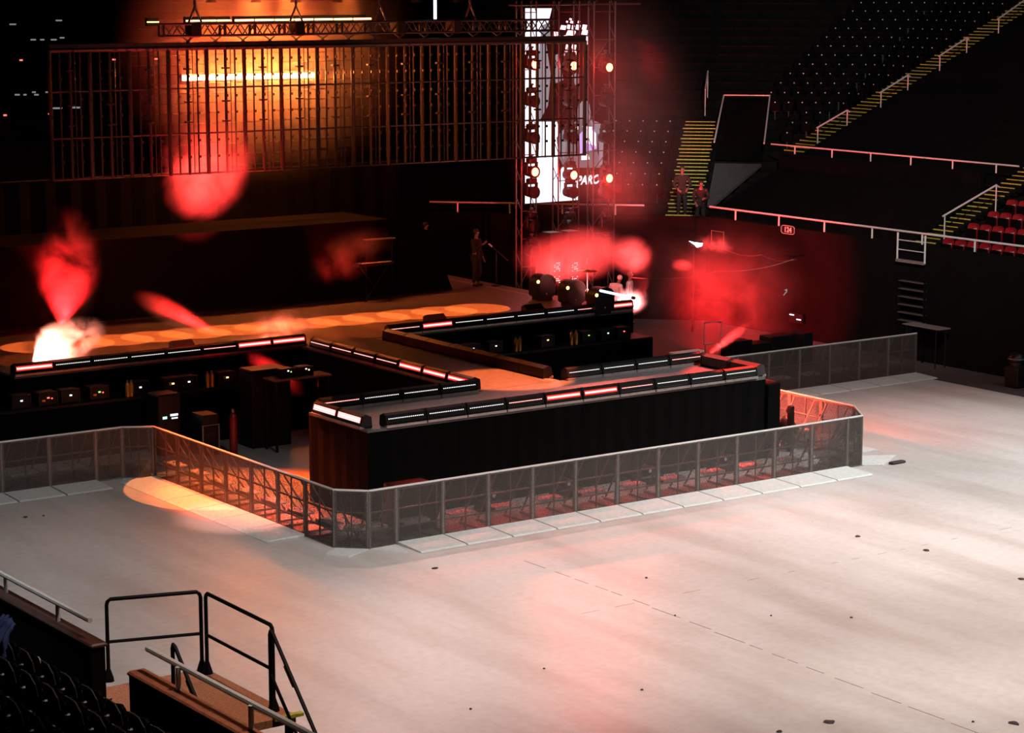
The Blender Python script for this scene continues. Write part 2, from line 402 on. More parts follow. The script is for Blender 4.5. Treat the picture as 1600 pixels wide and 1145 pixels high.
# loose floor plates at the corners
def plate(pts, label, h=.02):
    mb = MB(); n = len(pts)
    mb.add([(x, y, .002) for x, y in pts] + [(x, y, h) for x, y in pts], [tuple(range(n)), tuple(range(n, 2 * n))] + [(i, (i + 1) % n, n + (i + 1) % n, n + i) for i in range(n)])
    c = Vector((sum(p[0] for p in pts) / n, sum(p[1] for p in pts) / n, 0))
    o = MB.obj(mb, 'corner_plate', M['tread'], sub=c, loc=c); return tag(o, label, 'plate')
plate([(-.66, -.06), (-.05, -.06), (-.2, -.85)], 'dark triangular floor plate at the front left corner')
plate([(-1.2, .42), (-.7, -.05), (-1.35, -.35), (-1.62, .12)], 'small angled floor plate left of the front left corner')
plate([(13.1, -.05), (13.72, .85), (14.6, .35), (13.5, -.3)], 'pale floor plate jutting out at the front right corner')
plate([(-1.85, 8.86), (-1.25, 8.45), (-1.7, 7.9), (-2.1, 8.3)], 'crumpled pale floor plate below the bend of the left barriers')

# ------------------------------------------------------------------ stage
DZ = 2.0
def stage_block(name, label, x0, x1, y0, y1):
    t = thing(name, label, 'stage', ((x0 + x1) / 2, (y0 + y1) / 2, 0)); o = t.location
    MB().bbox((x0, y0, DZ - .06), (x1, y1, DZ)).obj('deck', M['deck'], t, sub=o)
    sk = MB(); n = 40
    # pleated drape all round
    def side(a, b):
        L = math.hypot(b[0] - a[0], b[1] - a[1]); k = max(4, int(L / .12)); nx, ny = (b[1] - a[1]) / L, -(b[0] - a[0]) / L
        P = []
        for i in range(k + 1):
            f = i / k; d = .012 * math.sin(i * PI / 2) + .002
            P.append((a[0] + (b[0] - a[0]) * f + nx * d, a[1] + (b[1] - a[1]) * f + ny * d))
        sk.add([(*p, 0.01) for p in P] + [(*p, DZ - .06) for p in P], [(i, i + 1, k + 2 + i, k + 1 + i) for i in range(k)])
    side((x0, y0), (x1, y0)); side((x1, y0), (x1, y1)); side((x1, y1), (x0, y1)); side((x0, y1), (x0, y0))
    sk.obj('skirt', M['black'], t, sub=o)
    return t
tf = stage_block('thrust_stage', 'black skirted cross stage at the front, its dark deck edged with lights', .55, 11.75, 1.95, 4.40)
stage_block('catwalk', 'narrow catwalk deck lit orange joining the cross stage to the main stage', 5.02, 7.45, 4.42, 12.38)
ms = stage_block('main_stage', 'wide main stage deck with a row of orange light pools', -2.9, 16.0, 12.4, 22.9)
# black step box on the right end of the thrust
mb = MB().bevbox((11.98, 2.35, .92), (.44, .95, 1.84), .03); tag(mb.obj('drape_box', M['black'], sub=(11.98, 2.35, 0), loc=(11.98, 2.35, 0)), 'tall black draped box at the right end of the cross stage', 'box')
# floor tape lines
def tape(a, b, label, w=.05):
    a = Vector(a); b = Vector(b); L = (b - a).length; c = (a + b) / 2
    o = MB().box((0, 0, .0015), (L, w, .003)).obj('floor_tape', M['tape']); o.location = (c.x, c.y, a.z); o.rotation_euler = (0, 0, ang(a, b)); return tag(o, label, 'tape')
tape((15.45, 21.8, DZ), (15.45, 12.8, DZ), 'pale tape line running front to back near the right end of the main stage')
tape((7.3, 12.3, DZ), (7.3, 4.5, DZ), 'thin bright line along the right edge of the catwalk', .03)
tape((13.0, 18.3, DZ), (13.9, 18.3, DZ), 'short pale tape mark beside the black riser', .04)

# LED battens
def make_batten(name, w=1.02, style=0):
    t = thing(name, 'x', 'light bar'); h = w / 2
    p = MB(); p.prism([(-.06, .03), (-.10, .10), (-.06, .26), (.02, .30), (.16, .24), (.18, .03)], 0, -h, h); p.obj('housing', M['truss'] if style == 4 else M['housing'], t)
    q = MB(); q.prism([(-.125, .0), (-.125, .05), (-.10, .055), (-.02, .03), (-.02, 0)], 0, -h, h); q.obj('front_lip', M['lip'], t)
    for x in (-h + .03, h - .03):
        MB().prism([(-.09, .0), (-.108, .1), (-.064, .268), (.02, .308), (.165, .245), (.185, 0)], 0, x - .012, x + .012).obj('end_cap', M['housing'], t)
    # emitting face follows the tilted front (from (-.10,.10) to (-.06,.26))
    def face(z): f = (z - .10) / .16; return -.10 + .04 * f
    led = MB()
    n = 19
    for i in range(n):
        x = -h + .08 + (w - .16) * i / (n - 1)
        for z0, rr in ((.185, .011),):
            yv = face(z0) - .004
            led.lathe([(rr, .006), (rr, -.006)], (x, yv, z0), 6, 'y')
    if style in (0, 4): led.obj('diode_row', M['dot'], t)
    else:
        led.obj('diode_row', M['dot'], t)
        z0, z1 = {1: (.163, .21), 2: (.175, .198), 3: (.125, .24)}[style]
        s_ = MB(); s_.prism([(face(z0) - .002, z0), (face(z0) - .008, z0), (face(z1) - .008, z1), (face(z1) - .002, z1)], 0, -h + .06, h - .06)
        if style in (1, 3):
            g_ = MB(); g_.prism([(face(.13) - .001, .13), (face(.13) - .005, .13), (face(.24) - .005, .24), (face(.24) - .001, .24)], 0, -h + .03, h - .03)
            g_.obj('red_glow_strip', M['redglow'], t)
        s_.obj('glowing_strip', {1: M['hot'], 2: M['warm'], 3: M['hotw']}[style], t)
    return t
PROTO = {}
def batten(style, loc, rz, label, group):
    if style not in PROTO:
        t = make_batten('light_batten', style=style); PROTO[style] = t
        t.location = loc; t.rotation_euler = (0, 0, rz); t['label'] = label; t['group'] = group; return t
    return dup(PROTO[style], label, loc, rz, group)
def run(a, b, n, styles, rz, label, group):
    for i in range(n):
        f = (i + .5) / n
        batten(styles.get(i, 0), (a[0] + (b[0] - a[0]) * f, a[1] + (b[1] - a[1]) * f, DZ), rz, label % ORD[i], group)
run((.98, 2.02), (11.5, 2.02), 10, {3: 2, 4: 1, 5: 1, 6: 2}, 0, '%s light batten from the left along the front edge of the cross stage', 'light battens on the cross stage front')
run((.80, 4.36), (5.0, 4.36), 4, {0: 2}, 0, '%s light batten from the left on the back edge of the cross stage, left half', 'light battens on the cross stage back left')
run((7.55, 4.36), (11.75, 4.36), 4, {3: 2}, 0, '%s light batten from the catwalk on the cross stage back edge', 'light battens on the cross stage back right')
run((5.06, 11.9), (5.06, 4.5), 7, {0: 2, 1: 2, 2: 2, 3: 2, 4: 1, 5: 1, 6: 1}, -PI / 2, '%s red light batten from the main stage down the catwalk left edge', 'light battens on the catwalk left edge')
run((7.42, 12.0), (7.42, 4.8), 7, {}, PI / 2, '%s unlit dark batten from the main stage down the catwalk right edge', 'light battens on the catwalk right edge')
run((-2.9, 12.46), (5.15, 12.46), 8, {0: 1, 6: 1, 7: 1, 5: 2}, 0, '%s batten from the left on the main stage front, left half', 'light battens on the main stage front left')
run((7.7, 12.46), (16.0, 12.46), 8, {0: 2, 1: 1, 6: 2, 7: 1}, 0, '%s batten from the catwalk on the main stage front, right half', 'light battens on the main stage front right')
run((.58, 4.15), (.58, 2.1), 2, {0: 3, 1: 3}, -PI / 2, '%s glaring pink white light batten from the back, cross stage left end', 'light battens on the cross stage left end')
run((11.72, 4.15), (11.72, 2.0), 2, {0: 4, 1: 4}, PI / 2, '%s red lit light batten on the right end of the cross stage, from the back', 'light battens on the cross stage right end')
# prompt wedges on the main stage lip
def wedge(x, y, label):
    t = thing('monitor_wedge', label, 'speaker', (x, y, DZ), 0, 'monitor wedges on the main stage')
    MB().prism([(-.2, 0), (-.2, .12), (.1, .36), (.22, .3), (.22, 0)], 0, -.3, .3).obj('cabinet', M['housing'], t)
    MB().prism([(-.21, .12), (-.19, .145), (.085, .36), (.10, .365), (.08, .33)], 0, -.27, .27).obj('grille', M['black_paint'], t)
wedge(1.9, 12.95, 'black wedge monitor left of the catwalk at the main stage edge')
wedge(9.6, 12.95, 'black wedge monitor just right of the catwalk at the main stage edge')
wedge(12.9, 12.95, 'black wedge monitor near the right end of the main stage edge')

# black riser with slanted right side behind the deck
t = thing('draped_riser', 'large black draped riser with a slanted right side at the back of the main stage', 'riser', (5, 20.2, DZ))
MB().prism([(-4.4, 2.0), (14.2, 2.0), (13.4, 3.85), (11.9, 4.3), (-4.4, 4.3)], 1, 19.0, 21.6).obj('drape', M['black'], t, sub=t.location)
MB().bbox((-4.4, 18.985, 2.0), (14.1, 19.0, 2.05)).obj('hem', M['black_paint'], t, sub=t.location)
t = thing('backdrop_drape', 'tall black drape hanging behind the riser', 'drape', (5, 23, 0))
mb = MB(); k = 120; P = [(-9 + 24 * i / k, 23.2 + .08 * math.sin(i * 1.57)) for i in range(k + 1)]
mb.add([(*p, 0.02) for p in P] + [(*p, 5.6) for p in P], [(i, i + 1, k + 2 + i, k + 1 + i) for i in range(k)]); mb.obj('curtain', M['black'], t, sub=t.location)
MB().tube((-9, 23.2, 5.62), (15, 23.2, 5.62), .03).obj('track', M['black_paint'], t, sub=t.location)
# keyboard on its stand
t = thing('keyboard_stand', 'dark folding keyboard stand in front of the riser', 'stand', (11.0, 18.4, DZ))
mb = MB().tube((-.4, -.15, .02), (.4, -.15, 1.02), .018).tube((.4, .15, .02), (-.4, .15, 1.02), .018).tube((-.4, -.2, .02), (-.4, .2, .02), .018).tube((.4, -.2, .02), (.4, .2, .02), .018)
mb.obj('frame', M['black_paint'], t)
t = thing('keyboard', 'slim electric keyboard with a pale key bed in front of the riser', 'keyboard', (11.0, 18.4, DZ + 1.04))
MB().bevbox((0, 0, .05), (1.25, .34, .09), .015).obj('body', M['housing'], t)
kk = MB()
for i in range(34): kk.box((-.5 + i * .03, -.09, .10), (.026, .15, .02))
kk.obj('keys', M['pale'], t)
kk = MB()
for i in range(34):
    if i % 7 not in (2, 6): kk.box((-.485 + i * .03, -.06, .115), (.013, .09, .02))
kk.obj('black_keys', M['housing'], t)
t = thing('equipment_shelf', 'dark raised shelf with a bright edge above the keyboard', 'shelf', (11.5, 18.9, 3.2))
MB().box((0, 0, .55), (1.0, .3, .03)).obj('top', M['steel'], t)
for x in (-.45, .45): MB().box((x, 0, -.33), (.03, .03, 1.74)).obj('leg', M['black_paint'], t)

# ------------------------------------------------------------------ hanging lattice screen frame and its truss
CA, CB = Vector((0.9, 18.3, 0)), Vector((17.75, 17.05, 0))
def cpt(f, z, off=0):
    p = CA.lerp(CB, f); n = Vector((CB.y - CA.y, -(CB.x - CA.x), 0)).normalized(); return Vector((p.x + n.x * off, p.y + n.y * off, z))
def cfrac(px):   # share along the frame for a column of the photograph
    a = CB - CA; v = ray(px, 170); k = (v.x * (CA.y - CAM.y) - v.y * (CA.x - CAM.x)) / (v.y * a.x - v.x * a.y); return k
ZT, ZB = 9.52, 6.08
t = thing('hanging_screen_frame', 'long hanging lattice of dark vertical bars glowing orange behind', 'screen frame', (9.3, 17.7, 7.8)); o = t.location
MB().tube(cpt(0, ZT), cpt(1, ZT), .075, 8).obj('top_rail', M['bar'], t, sub=o)
MB().box(cpt(.5, ZT + .1), ((CB - CA).length, .14, .10), Matrix.Rotation(ang(CA, CB), 3, 'Z')).obj('top_channel', M['bar'], t, sub=o)
for z in (8.42, 7.18, ZB): MB().tube(cpt(0, z), cpt(1, z), .028, 6).obj('cross_rail', M['bar'], t, sub=o)
nb = 61
for i in range(nb):
    f = i / (nb - 1); th = (.06, .024, .042, .024)[i % 4]
    m = MB(); m.tube(cpt(f, ZB - .03), cpt(f, ZT), th, 8)
    if i % 4 == 2:
        m.tube(cpt(f, ZB, .12) + Vector((.1, 0, 0)), cpt(f, ZT, .12) + Vector((.1, 0, 0)), .012, 6)
        for z in (8.95, 8.42, 8.05, 7.5): m.box(cpt(f, z), (.2, .12, .05))
    m.obj('vertical_bar', M['bar'], t, sub=o, smooth=True)
kn = MB()
for i in range(nb):
    f = i / (nb - 1)
    for z in (9.2, 8.75, 8.2, 7.75, 7.0, 6.55): kn.box(cpt(f, z, .09), (.05, .04, .07))
kn.obj('clips', M['bar'], t, sub=o)['kind'] = 'stuff'
t = thing('box_truss', 'horizontal box truss with zigzag braces above the hanging bars', 'truss', (9.3, 17.7, 10.0)); o = t.location
ch = MB()
ZA, ZC = 9.84, 10.16
for z in (ZA, ZC):
    for off in (-.17, .17): ch.tube(cpt(.19, z, off), cpt(.935, z, off), .03, 8)
ch.obj('chords', M['bar'], t, sub=o, smooth=True)
n = 56
for off in (-.17, .17):
    lc = MB()
    for i in range(n):
        a, b = .19 + .745 * i / n, .19 + .745 * (i + 1) / n
        za, zb = (ZA, ZC) if i % 2 else (ZC, ZA)
        lc.tube(cpt(a, za, off), cpt(b, zb, off), .018, 6)
        if i % 4 == 0: lc.tube(cpt(a, ZA, off), cpt(a, ZC, off), .04, 6)
    lc.obj('lacing', M['bar'], t, sub=o)
for f in (.245, .43, .62, .73): MB().bevbox(cpt(f, 10.0), (.32, .42, .40), .03).obj('junction_box', M['housing'], t, sub=o)
# short slings between truss and frame
for i in range(15):
    f = .235 + i * .0485
    s_ = MB(); a = cpt(f, 9.62); s_.tube(a, cpt(f, 9.72), .03, 6)
    for d in (-.012, .012): s_.tube(cpt(f, 9.70), cpt(f + d, 9.84), .022, 6)
    s_.lathe([(.05, -.03), (.05, .03)], cpt(f, 9.66), 10, 'y')
    tag(s_.obj('truss_sling', M['chain'], sub=a, loc=a), '%s small Y shaped sling from the left between truss and bars' % ORD[i], 'sling', 'slings under the box truss')
# chain hoists
for i, px in enumerate((308, 465, 595, 735)):
    f = cfrac(px); a = cpt(f, 10.2)
    t = thing('chain_hoist', '%s chain bridle from the left holding up the box truss' % ORD[i], 'hoist', a, 0, 'chain hoists above the box truss')
    m = MB()
    for d in (-.2, .2): m.tube((d, 0, 0), (0, 0, .42), .03, 6)
    m.obj('bridle', M['chain'], t)
    m = MB()
    for k in range(9): m.box((0, 0, .44 + k * .085), (.075 if k % 2 else .03, .03 if k % 2 else .075, .10))
    m.obj('chain', M['chain'], t)
    MB().bevbox((0, 0, 1.42), (.34, .3, .5), .05).obj('motor_body', M['housing'], t)
# bright strip lamp behind the bars, and glowing strips put in for the lit truss top
def strip(name, a, b, r, m, label, hz=None):
    a = Vector(a); b = Vector(b); t = thing(name, label, 'lamp', (a + b) / 2); o = t.location
    MB().bbox((min(a.x, b.x), a.y + .05, a.z - .11), (max(a.x, b.x), a.y + .17, a.z + .11)).obj('housing', M['housing'], t, sub=o)
    n = max(3, int((b - a).length / .55)); mb = MB()
    for k in range(n):
        p = a.lerp(b, (k + .03) / n); q = a.lerp(b, (k + .97) / n); mb.bbox((p.x, p.y, p.z - r), (q.x, p.y + .05, p.z + r))
    mb.obj('glowing_tubes', m, t, sub=o); return t
strip('strip_lamp', Yp(285, 122, 20.5), Yp(492, 117.5, 20.5) , .075, M['orangebar'], 'glaring white orange strip lamp behind the vertical bars')
strip('truss_glow_strip', cpt(cfrac(300), 10.24, -.25), cpt(cfrac(372), 10.24, -.25), .02, M['orangetop'], 'short orange lit edge on the left part of the truss top')
strip('truss_glow_strip', cpt(cfrac(376), 10.24, -.25), cpt(cfrac(590), 10.24, -.25), .025, M['orangetop'], 'long orange lit edge along the top of the box truss')
strip('truss_glow_strip', cpt(cfrac(240), 10.22, -.25), cpt(cfrac(258), 10.22, -.25), .014, M['orangetop'], 'tiny separate glowing strip left of the box truss')
p = Yp(680, 30, 19.0); q = Yp(680, -30, 19.0)
tag(MB().tube(p, (p.x, p.y, p.z + 1.6), .05, 8).obj('hanging_tube_light', M['tubewhite'], sub=p, loc=p), 'bluish white vertical light tube hanging above the truss', 'lamp')
# flown spot fixtures just above the frame
def par_can(loc, label, grp):
    t = thing('flown_spotlight', label, 'lamp', loc, 0, grp)
    MB().lathe([(.02, .34), (.12, .33), (.15, .2), (.15, -.05), (.17, -.08), (.17, -.1), (.13, -.1)], (0, 0, 0), 14).obj('body', M['housing'], t, smooth=True)
    MB().lathe([(.13, -.085), (.0, -.08)], (0, 0, 0), 14).obj('lens', M['ledamber'] if grp.endswith('lit') else M['black_paint'], t)
    m = MB()
    m.path([(-.2, 0, .1), (-.2, 0, .5), (.2, 0, .5), (.2, 0, .1)], .018, 6); m.obj('yoke', M['housing'], t)
for i, px in enumerate((330, 400, 462, 527, 650, 715)):
    par_can(Yp(px, 1, 20.6) + Vector((0, 0, .05)), '%s dark flown lamp from the left at the top of the orange haze' % ORD[i], 'flown lamps above the hanging bars')

# ------------------------------------------------------------------ video wall and lighting tower at stage right
SY = 22.0
A = Yp(820, 13, SY); Bt = Yp(946, 318, SY)
sx0, sx1, sz1, sz0 = A.x, Bt.x, A.z, Yp(820, 318, SY).z
def scr(px, py): p = Yp(px, py, SY - .06); return p
t = thing('video_screen', 'tall portrait video screen showing a figure in a pale shirt, behind the lamp tower', 'screen', ((sx0 + sx1) / 2, SY, sz0)); so = t.location
MB().bbox((sx0 - .04, SY, sz0 - .04), (sx1 + .04, SY + .22, sz1 + .04)).obj('cabinet', M['housing'], t, sub=so)
MB().bbox((sx0, SY - .02, sz0), (sx1, SY, sz1)).obj('display_panel', glow('screen dark red', (0.05, 0.006, 0.006), 0.25), t, sub=so)
G = {'w': glow('screen white', (0.93, 0.92, 1.0), 1.6), 'g': glow('screen grey', (0.34, 0.31, 0.35), .8), 'd': glow('screen dim grey', (0.16, 0.14, 0.16), 1.0),
     'r': glow('screen pink white', (1.0, 0.55, 0.60), 2.4), 'p': glow('screen violet', (0.62, 0.42, 0.95), 1.1), 'k': glow('screen black', (0.01, 0.004, 0.004), .3)}
LAY = [0]
def patch(name, polys, g):
    LAY[0] += 1; yy = SY - .024 - LAY[0] * .0012; m = MB()
    for pl in polys:
        pts = [Yp(x, y, SY - .02) for x, y in pl]
        pts = [(min(max(p.x, sx0), sx1), yy, min(max(p.z, sz0), sz1)) for p in pts]; n = len(pts)
        m.add(pts, [tuple(range(n))])
    return m.obj(name, G[g], t, sub=so)
def patches(name, polys, g):
    for pl in polys: patch(name, [pl], g)
patch('white_column_image', [[(820, 13), (846, 13), (843, 140), (838, 190), (843, 250), (843, 320), (820, 318)]], 'w')
patches('white_panel_image', [[(842, 190), (872, 190), (872, 245), (876, 315), (842, 322)], [(846, 13), (862, 13), (858, 30), (846, 62)], [(876, 262), (893, 258), (905, 300), (903, 318), (876, 318)]], 'w')
patches('shaded_column_image', [[(843, 60), (852, 58), (860, 115), (856, 165), (842, 190), (840, 120)], [(846, 40), (858, 34), (860, 60), (846, 62)], [(862, 88), (872, 84), (880, 125), (868, 130)], [(893, 118), (902, 112), (906, 128), (897, 134)]], 'g')
pat = []
random.seed(11)
for (x0, x1, y0, y1) in ((875, 884, 40, 46), (886, 890, 39, 45), (893, 897, 40, 46), (899, 906, 39, 46), (909, 916, 39, 46), (884, 899, 48, 55), (908, 918, 47, 54),
                         (862, 872, 50, 62), (866, 876, 56, 64), (878, 892, 56, 64), (894, 906, 57, 63), (908, 919, 57, 64), (913, 919, 66, 69), (889, 892, 29, 31), (884, 886, 33, 35), (890, 895, 33, 36), (902, 905, 33, 36),
                         (883, 888, 70, 77), (892, 899, 70, 77), (881, 885, 80, 87), (892, 900, 80, 85)):
    x0 -= .6; x1 += .9; y0 -= .8; y1 += .8; d = (x1 - x0) * .2; pat.append([(x0 + d, y0), (x1, y0 + 1), (x1 - d, y1), (x0, y1 - 1)])
patches('glowing_pattern_image', pat, 'r')
# figure
patch('figure_head_image', [[(900, 186), (902, 166), (908, 158), (915, 156), (920, 163), (922, 178), (920, 190), (916, 200), (904, 200)]], 'g')
patch('figure_shirt_image', [[(884, 196), (902, 188), (920, 186), (936, 192), (945, 205), (943, 218), (934, 210), (932, 236), (940, 262), (880, 262), (872, 245), (868, 215)]], 'd')
patches('figure_sleeve_image', [[(884, 196), (878, 205), (872, 232), (880, 250), (884, 225)], [(920, 186), (936, 192), (946, 206), (934, 209), (926, 205)], [(934, 210), (942, 220), (940, 258), (935, 258)]], 'g')
patch('figure_light_image', [[(904, 210), (916, 197), (928, 202), (931, 232), (918, 236), (905, 240)]], 'p')
patches('figure_highlight_image', [[(910, 204), (922, 202), (930, 208), (930, 228), (912, 222)], [(907, 242), (918, 240), (920, 249), (907, 250)], [(892, 199), (904, 197), (904, 202), (893, 203)], [(908, 197), (924, 198), (923, 203), (911, 202)]], 'w')
SCR = t

def mover(loc, label, lit, grp):
    t = thing('moving_head_lamp', label, 'lamp', loc, 0, grp)
    MB().bevbox((0, 0, .30), (.30, .26, .16), .03).obj('base', M['housing'], t)
    m = MB()
    for x in (-.19, .19): m.bevbox((x, 0, .06), (.05, .14, .36), .015)
    m.box((0, 0, .22), (.42, .14, .05)); m.obj('yoke', M['housing'], t)
    MB().lathe([(.06, .26), (.16, .22), (.18, .05), (.18, -.14), (.2, -.16), (.2, -.2), (.165, -.2)], (0, 0, -.06), 18, 'y').obj('head', M['housing'], t, smooth=True)
    MB().lathe([(.165, -.192), (.08, -.215), (.005, -.22)], (0, 0, -.06), 18, 'y').obj('lens', M['redlamp'] if lit else M['black_paint'], t, smooth=True)
    m = MB(); m.box((0, 0, .42), (.05, .05, .1)); m.box((0, 0, .47), (.12, .07, .06)); m.obj('clamp', M['truss'], t)
    return t
TY = 20.9
cols = [(815, 838), (873, 905), (928, 961)]
nmz = ['left', 'middle', 'right']
for i, (a, b) in enumerate(cols):
    pa = Yp(a, 100, TY); pb = Yp(b, 100, TY); zt = Yp(a, 12, TY).z
    t = thing('ladder_truss', '%s upright ladder truss of the red lamp tower' % nmz[i], 'truss', ((pa.x + pb.x) / 2, TY, 0)); o = t.location
    m = MB()
    for x in (pa.x, pb.x):
        for yy in (TY, TY + .3): m.tube((x, yy, 0.02), (x, yy, zt + .2), .026, 6)
    m.obj('chords', M['truss'], t, sub=o)
    m = MB(); z = .4; k = 0
    while z < zt:
        m.tube((pa.x, TY, z), (pb.x, TY, z), .016, 5)
        m.tube((pa.x, TY, z), (pa.x, TY + .3, z + .45), .014, 5); m.tube((pb.x, TY, z), (pb.x, TY + .3, z + .45), .014, 5)
        if k % 2: m.tube((pa.x, TY + .3, z), (pb.x, TY + .3, z + .9), .014, 5)
        z += .9; k += 1
    m.obj('lacing', M['truss'], t, sub=o)
    mx = (a + b) / 2
    for py, lit in ((100 + 2.5 * i, True), (158, False), (215, False), (268 + 5 * i, True), (300, False), (352, False), (392, False)):
        q = Yp(mx + (2 if i else 4), py, TY - .12)
        mover(q + Vector((0, 0, .06)), ('%s moving head lamp on the %s tower truss' % ('glaring red' if lit else 'dark unlit', nmz[i])) + ', ' +
              {100: 'top', 158: 'upper', 215: 'middle', 268: 'low', 300: 'just below the low red one', 352: 'near the smoke', 392: 'lowest'}[py if not lit else (100 if py < 200 else 268)], lit, None)
m = MB(); z = Yp(930, 12, TY).z
a = Yp(795, 8, TY + .15); b = Yp(1000, 14, TY + .15)
tag(m.tube(a, (b.x, a.y, a.z), .03).obj('header_pipe', M['truss'], sub=a, loc=a), 'thin horizontal pipe across the top of the lamp tower', 'pipe')

# ------------------------------------------------------------------ bowl: rails, aisles, seats, signs
def handrail(name, label, pts, r, posts, plen, cat='handrail', m='rail', rp=None):
    t = thing(name, label, cat, pts[0]); o = Vector(pts[0])
    MB().path([Vector(p) - o for p in pts], r, 8).obj('rail', M[m], t, smooth=True)
    for p in posts:
        p = Vector(p) - o; MB().tube(p - Vector((0, 0, plen)), p, rp or r * .9, 8).obj('post', M[m], t)
    return t
def alongx(a, b, n): return [Vector(a).lerp(Vector(b), (i + .5) / n) for i in range(n)]
ZR = 3.84
handrail('handrail', 'long steel handrail on top of the right arena wall', [(25.07, 19.75, ZR), (25.07, -6, ZR)], .032, alongx((25.07, 19.5, ZR), (25.07, -6, ZR), 12), .34)
handrail('handrail', 'handrail along the corner wall right of the lamp tower', [(23.55, 21.35, ZR), (18.35, 26.55, ZR)], .032, alongx((23.5, 21.4, ZR), (18.4, 26.5, ZR), 4), .34)
handrail('handrail', 'faint handrail along the far left end wall', [(-2.0, 26.55, ZR), (-5.9, 26.55, ZR), (-12.4, 20, ZR)], .02, [(-5.9, 26.55, ZR), (-9, 23.4, ZR)], .34)
X2 = 30.0
p0 = Xp(1205, 225, X2); p1 = Xp(1592, 258, X2)
handrail('handrail', 'steel guard rail along the front of the upper seating', [(X2, p0.y, p0.z), (X2, p1.y, p0.z)], .028, alongx((X2, p0.y - .3, p0.z), (X2, p1.y, p0.z), 6), .28)
mb = MB().bbox((X2 - .06, 12.2, 3.2), (X2 + .1, 21.75, p0.z - .28)); struct(mb.obj('wall_middle', M['darkwall']))
# black cover over the blocked seats
mb = MB(); n = 30
def zr(s): return Z0 + .43 * (s - S0)
for y0_, y1_, s0, s1 in ((11.9, 21.7, 1.1, 4.8), (11.9, 21.7, 5.2, 24)):
    mb.add([(25 + s0, y0_, zr(s0) + .40), (25 + s0, y1_, zr(s0) + .40), (25 + s1, y1_, zr(s1) + .40), (25 + s1, y0_, zr(s1) + .40),
            (25 + s0, y0_, zr(s0) + .3), (25 + s0, y1_, zr(s0) + .3), (25 + s1, y1_, zr(s1) + .3), (25 + s1, y0_, zr(s1) + .3)],
           [(0, 1, 2, 3), (4, 5, 6, 7), (0, 1, 5, 4), (1, 2, 6, 5), (2, 3, 7, 6), (3, 0, 4, 7)])
tag(mb.obj('seat_cover', M['darkwall']), 'black cover sheet over the blocked seating above the right wall', 'cover')

def aisle(label, base, dirv, side, w, k0, k1, grp):
    """stairs with yellow edged steps, three to a seating row"""
    d = Vector((*dirv, 0)); s_ = Vector((*side, 0)); t = thing('aisle_stairs', label, 'stairs', base, 0, grp)
    for k in range(k0 * 3, k1 * 3):
        f = k / 3.0; run_ = RD / 3; h = Z0 + RR * f
        c = d * (f * RD) + Vector((0, 0, h - base[2]))
        R = Matrix.Rotation(math.atan2(s_.y, s_.x), 3, 'Z')
        o = MB().box((0, 0, 0), (w, run_ * 1.4, .15), R).obj('step', M['tier'], t, loc=c)
        bold = (k % 3 == 0)
        nz = MB().box((0, 0, 0), (w * (1.0 if bold else .9), .03 if bold else .022, .036 if bold else .026), R).obj('nosing', M['yellow'], o, loc=-d * (run_ * .7) + Vector((0, 0, .065)))
    return t
aisle('yellow edged stairs climbing to the upper right corner', (25.5, 22.45, Z0), (1, 0), (0, 1), 1.15, 8, 25, None)
aisle('short yellow edged stairs beside the red seats', (25.5, 11.55, Z0), (1, 0), (0, 1), .95, 1, 9, None)
nC = Vector((.7071, .7071, 0))
def plC(px, py, dz=0.0):   # point on the sloped seating of the corner section
    n = Vector((-.43 * .7071, -.43 * .7071, 1.0)); q = Vector((25 + (S0) * .7071, 19.8 + S0 * .7071, Z0 + dz)); return planep(px, py, n, q.dot(n))
def plR(px, py, dz=0.0):
    n = Vector((-.43, 0, 1.0)); q = Vector((25 + S0, 0, Z0 + dz)); return planep(px, py, n, q.dot(n))
c0 = plC(1071, 322)
sC = (c0.x + c0.y - 44.8) / 1.41421 - S0
base = c0 - nC * sC
aisle('yellow edged stairs rising behind two standing people at the corner', (base.x, base.y, Z0), (.7071, .7071), (.7071, -.7071), 1.22, 0, 11, None)
def arail(label, pa, pb, dz_post):
    a, b = Vector(pa), Vector(pb)
    handrail('aisle_handrail', label, [a, b, b + (b - a).normalized() * .12 - Vector((0, 0, .12))], .03, [a + (b - a) * .04, b], dz_post, rp=.022)
for lab, (ax, ay), (bx, by) in (('slanted handrail on the right stairs, lowest of the five', (1276, 200), (1324, 172)), ('slanted handrail on the right stairs, second from the bottom', (1375, 145), (1419, 117)),
                         ('slanted handrail on the right stairs, middle one', (1467, 88), (1511, 59)), ('slanted handrail on the right stairs, upper one', (1559, 30), (1604, -2))):
    arail(lab, plR(ax, ay, .95), plR(bx, by, .95), .9)
arail('slanted handrail beside the red seats', plR(1473, 338, .98), plR(1557, 289, .98), .92)
arail('thin handrail beside the top of the corner stairs', plC(1102, 140, 1.0), plC(1106, 111, 1.0), 1.0)
